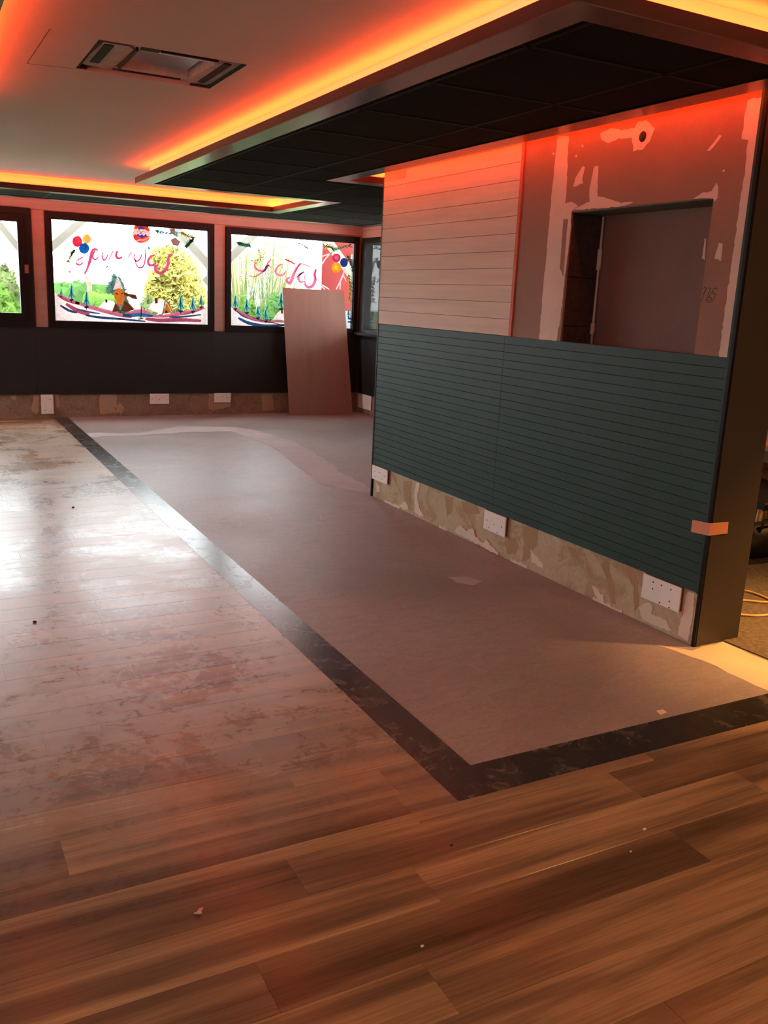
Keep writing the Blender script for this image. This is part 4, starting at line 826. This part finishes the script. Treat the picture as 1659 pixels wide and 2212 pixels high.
def bush(name, px, py, Y, wpx, top, mat, label, cat, n=900, seed=1, size=.05, boxy=False, depth=1.0, group=None):
    """px: middle, py: lower edge or hidden foot, top: pixel of the top"""
    c = at(px, (top+py)/2, 1, Y); t = at(px, top, 1, Y); l = at(px-wpx/2, top, 1, Y); rx = abs(c[0]-l[0]); zt_ = t[2]; zb = -.12; cz = (zt_+zb)/2; rz = (zt_-zb)/2
    o = tag(empty(name, (c[0], Y, zb)), label, cat, group)
    lump('foliage_core', o, (c[0], Y, cz), (rx*.93, depth*.9, rz*.95), mat, seed, boxy)
    tag(leaves('leaves', o, (c[0], Y, cz), (rx, depth, rz), n, size, mat, seed, .8), kind='stuff'); return o
L1 = leaf_mat('hedge_green', lin(92, 132, 72)); L2 = leaf_mat('dark_conifer', lin(64, 92, 84)); L3 = leaf_mat('yellow_leaves', lin(238, 228, 132)); L4 = leaf_mat('bright_green', lin(120, 160, 74)); L5 = leaf_mat('olive_leaves', lin(122, 136, 88)); M_BARK = simple('bark', lin(110, 84, 70), .9, var=.3, sc=12)
bush('clipped_hedge', 170, 700, 24, 150, 609, L1, 'long clipped green hedge at the back of the lawn', 'hedge', 2500, 1, .09, True, 1.2)
bush('clipped_hedge', 140, 700, 19, 110, 617, L1, 'nearer clipped hedge at left in the middle window', 'hedge', 1800, 2, .07, True, .8)
bush('clipped_hedge', 215, 700, 17.5, 70, 628, L4, 'low light green hedge in front of the long one', 'hedge', 1500, 3, .06, True, .6)
bush('conifer', 252, 700, 20, 38, 596, L2, 'dark bluish conifer beside the hedge in the middle window', 'tree', 1800, 4, .07)
bush('round_shrub', 205, 700, 14.5, 30, 645, L4, 'small bright shrub near the painted village', 'shrub', 700, 5, .05, False, .4)
bush('leafy_shrub', 8, 700, 13.5, 80, 622, L4, 'leafy green shrub in the leftmost window', 'shrub', 2200, 6, .06, False, .7)
bush('pale_shrub', 8, 690, 19, 80, 572, L5, 'pale yellow-green tree behind the shrub in the leftmost window', 'tree', 1600, 7, .09)
bush('round_shrub', 590, 700, 13.6, 64, 642, L1, 'rounded green shrub left of the leaning board', 'shrub', 1600, 8, .05, False, .5)
bush('round_shrub', 532, 700, 12.9, 40, 648, L4, 'bright green shrub behind the painted firs', 'shrub', 1200, 9, .06, False, .5)
bush('shade_shrub', 320, 700, 16, 40, 640, L5, 'olive shrub under the yellow tree', 'shrub', 900, 10, .06, False, .5)
def tree(name, px, Y, base, parts, trunk_r, mat, label, n, size, seed):
    b = at(px, 640, 1, Y); o = tag(empty(name, (b[0], Y, -.12)), label, 'tree')
    c0 = at(*parts[0][:2], 1, Y); tube('trunk', [(b[0], Y, -.12), ((b[0]+c0[0])/2, Y, c0[2]*.5), (c0[0], Y, c0[2])], trunk_r, M_BARK, o, 8, trunk_r*.5)
    for i, (x, y, w, h) in enumerate(parts):
        c = at(x, y, 1, Y); l = at(x-w/2, y, 1, Y); t = at(x, y-h/2, 1, Y)
        tag(leaves('leaves', o, c, (abs(c[0]-l[0]), abs(c[0]-l[0])*.8, t[2]-c[2]), n//len(parts), size, mat, seed+i, .15), kind='stuff')
    return o
tree('yellow_tree', 375, 17, 0, [(380, 590, 110, 110), (400, 640, 100, 90), (360, 560, 70, 60), (340, 625, 60, 80)], .14, L3, 'yellow leaved tree right of the painted village', 6000, .055, 20)
tree('pale_tree', 570, 27, 0, [(590, 560, 90, 90), (540, 580, 60, 80)], .10, leaf_mat('lime_leaves', lin(186, 190, 110)), 'thin pale green tree behind the lettering of the right window', 900, .06, 30)
# bare tree
bt_ = at(198, 640, 1, 21); o = tag(empty('bare_tree', (bt_[0], 21, -.12)), 'bare winter tree above the hedge in the middle window', 'tree'); rs = random.Random(8)
tube('trunk', [(bt_[0], 21, -.12), (bt_[0]-.05, 21, 1.7)], .07, M_BARK, o, 8, .05); V = []; Fc = []
def twig(p, d, L, r, dep):
    q = p+d*L; n_ = d.cross(Vector((0, 1, 0))).normalized()*r; k = len(V); V.extend([p-n_, p+n_, q+n_*.5, q-n_*.5]); Fc.append((k, k+1, k+2, k+3))
    k = len(V); m_ = Vector((0, r, 0)); V.extend([p-m_, p+m_, q+m_*.5, q-m_*.5]); Fc.append((k, k+1, k+2, k+3))
    if dep:
        for i in range(3): twig(q, (d+Vector((rs.uniform(-.6, .6), rs.uniform(-.4, .4), rs.uniform(-.1, .4)))).normalized(), L*.72, r*.55, dep-1)
for i in range(4): twig(Vector((bt_[0]-.05, 21, 1.6)), Vector((rs.uniform(-.6, .6), rs.uniform(-.3, .3), 1)).normalized(), .42, .022, 4)
tag(mesh('twigs', V, Fc, simple('pinkish_bark', lin(170, 150, 146), .9), o), kind='stuff')
# strappy plants seen through the right window
def strappy(px, py, Y, h, n, mat, label, seed):
    b = at(px, py, 1, Y); o = tag(empty('strappy_plant', (b[0], Y, -.12)), label, 'plant'); rs = random.Random(seed); V = []; Fc = []
    for i in range(n):
        a = rs.uniform(0, 6.28); s = rs.uniform(.04, .28); d = Vector((math.cos(a)*s, math.sin(a)*s, 1)).normalized(); L = h*rs.uniform(.6, 1.1); wv = Vector((-math.sin(a), math.cos(a), 0))*.03; p = Vector((b[0]+rs.uniform(-.1, .1), Y+rs.uniform(-.1, .1), -.12)); prev = None
        for j in range(5):
            t = j/4; q = p+d*L*t+Vector((math.cos(a), math.sin(a), -.6))*(t*t*L*.25*s*2); w_ = wv*(1-t*.9); V.extend([q-w_, q+w_])
            if j: k = len(V); Fc.append((k-4, k-3, k-1, k-2))
    tag(mesh('leaf_blades', V, Fc, mat, o), kind='stuff')
strappy(522, 640, 15.2, 2.5, 70, L5, 'strappy grey-green plant at left in the right window', 41); strappy(578, 640, 16.6, 2.6, 60, leaf_mat('grey_green', lin(112, 128, 104)), 'broad strappy plant left of the leaning board', 42)
strappy(505, 640, 20.5, 3.4, 90, leaf_mat('straw', lin(196, 186, 140)), 'tall straw-coloured grass clump behind the right window', 43); strappy(600, 640, 23, 3.8, 120, leaf_mat('straw', lin(196, 186, 140)), 'tall straw-coloured grass clump behind the leaning board', 44)
# timber braces of the veranda
M_POST = simple('pale_timber', lin(150, 146, 136), .7, var=.08, sc=5); YV = 11.7
vf = tag(empty('veranda_frame', (2.5, YV, -.08)), 'pale timber veranda frame with diagonal braces outside the windows', 'veranda')
def brace(a, b, wpx):
    A_ = Vector(at(*a, 1, YV)); B_ = Vector(at(*b, 1, YV)); d = (B_-A_).normalized(); A_ = A_-d*.5; B_ = B_+d*.35
    n_ = Vector((-d.z, 0, d.x)); wv = abs((Vector(at(a[0]+wpx, a[1], 1, YV))-Vector(at(*a, 1, YV))).x)/2
    return prism('brace', [A_-n_*wv, B_-n_*wv, B_+n_*wv, A_+n_*wv], (0, .11, 0), M_POST, vf)
for a, b, w_ in (((125, 522), (176, 478), 17), ((386, 500), (440, 560), 17), ((500, 555), (548, 508), 16), ((718, 530), (764, 594), 14), ((8, 495), (32, 525), 14)): brace(a, b, w_)
box('beam', -4, 9, YV, YV+.12, 2.72, 2.90, M_POST, vf)
for px in (84, 474, 900): p = at(px, 640, 1, YV); box('post', p[0]-.05, p[0]+.05, YV, YV+.1, -.08, 2.72, M_POST, vf)
# red wing of the building
ra = at(694, 600, 1, 13.2); wing = tag(empty('red_wing', (ra[0], 13.2, -.12)), 'red painted wing of the building behind the right-hand window', 'building')
box('red_wall', ra[0], ra[0]+4.4, 13.2, 13.35, -.12, 3.6, simple('red_render', lin(120, 22, 16), .8, var=.08, sc=2), wing); box('white_corner', ra[0]-.05, ra[0], 13.19, 13.35, -.12, 3.6, M_PLATE, wing)
box('white_corner', at(771, 600, 1, 13.18)[0], at(775, 600, 1, 13.18)[0], 13.17, 13.2, -.12, 3.6, M_PLATE, wing)
wp = at(764, 560, 1, 13.18); box('sill', wp[0]-.04, wp[0]+.1, 13.1, 13.2, wp[2], wp[2]+.07, M_PLATE, wing); box('plinth', ra[0], ra[0]+4.4, 13.16, 13.2, -.12, at(760, 672, 1, 13.2)[2], simple('grey_plinth', lin(120, 122, 130), .8), wing)
# trunk outside the side window
tk = at(805, 620, 0, 6.3); o = tag(empty('tree_trunk', (6.3, tk[1], -.12)), 'thick brown trunk outside the narrow side window', 'tree')
tube('trunk', [(6.3, tk[1], -.12), (6.32, tk[1], 1.2), (6.28, tk[1]+.04, 2.2), (6.3, tk[1], 4)], .26, simple('mottled_bark', lin(42, 26, 19), .9, var=.5, sc=7, spec=0), o, 12, .2)
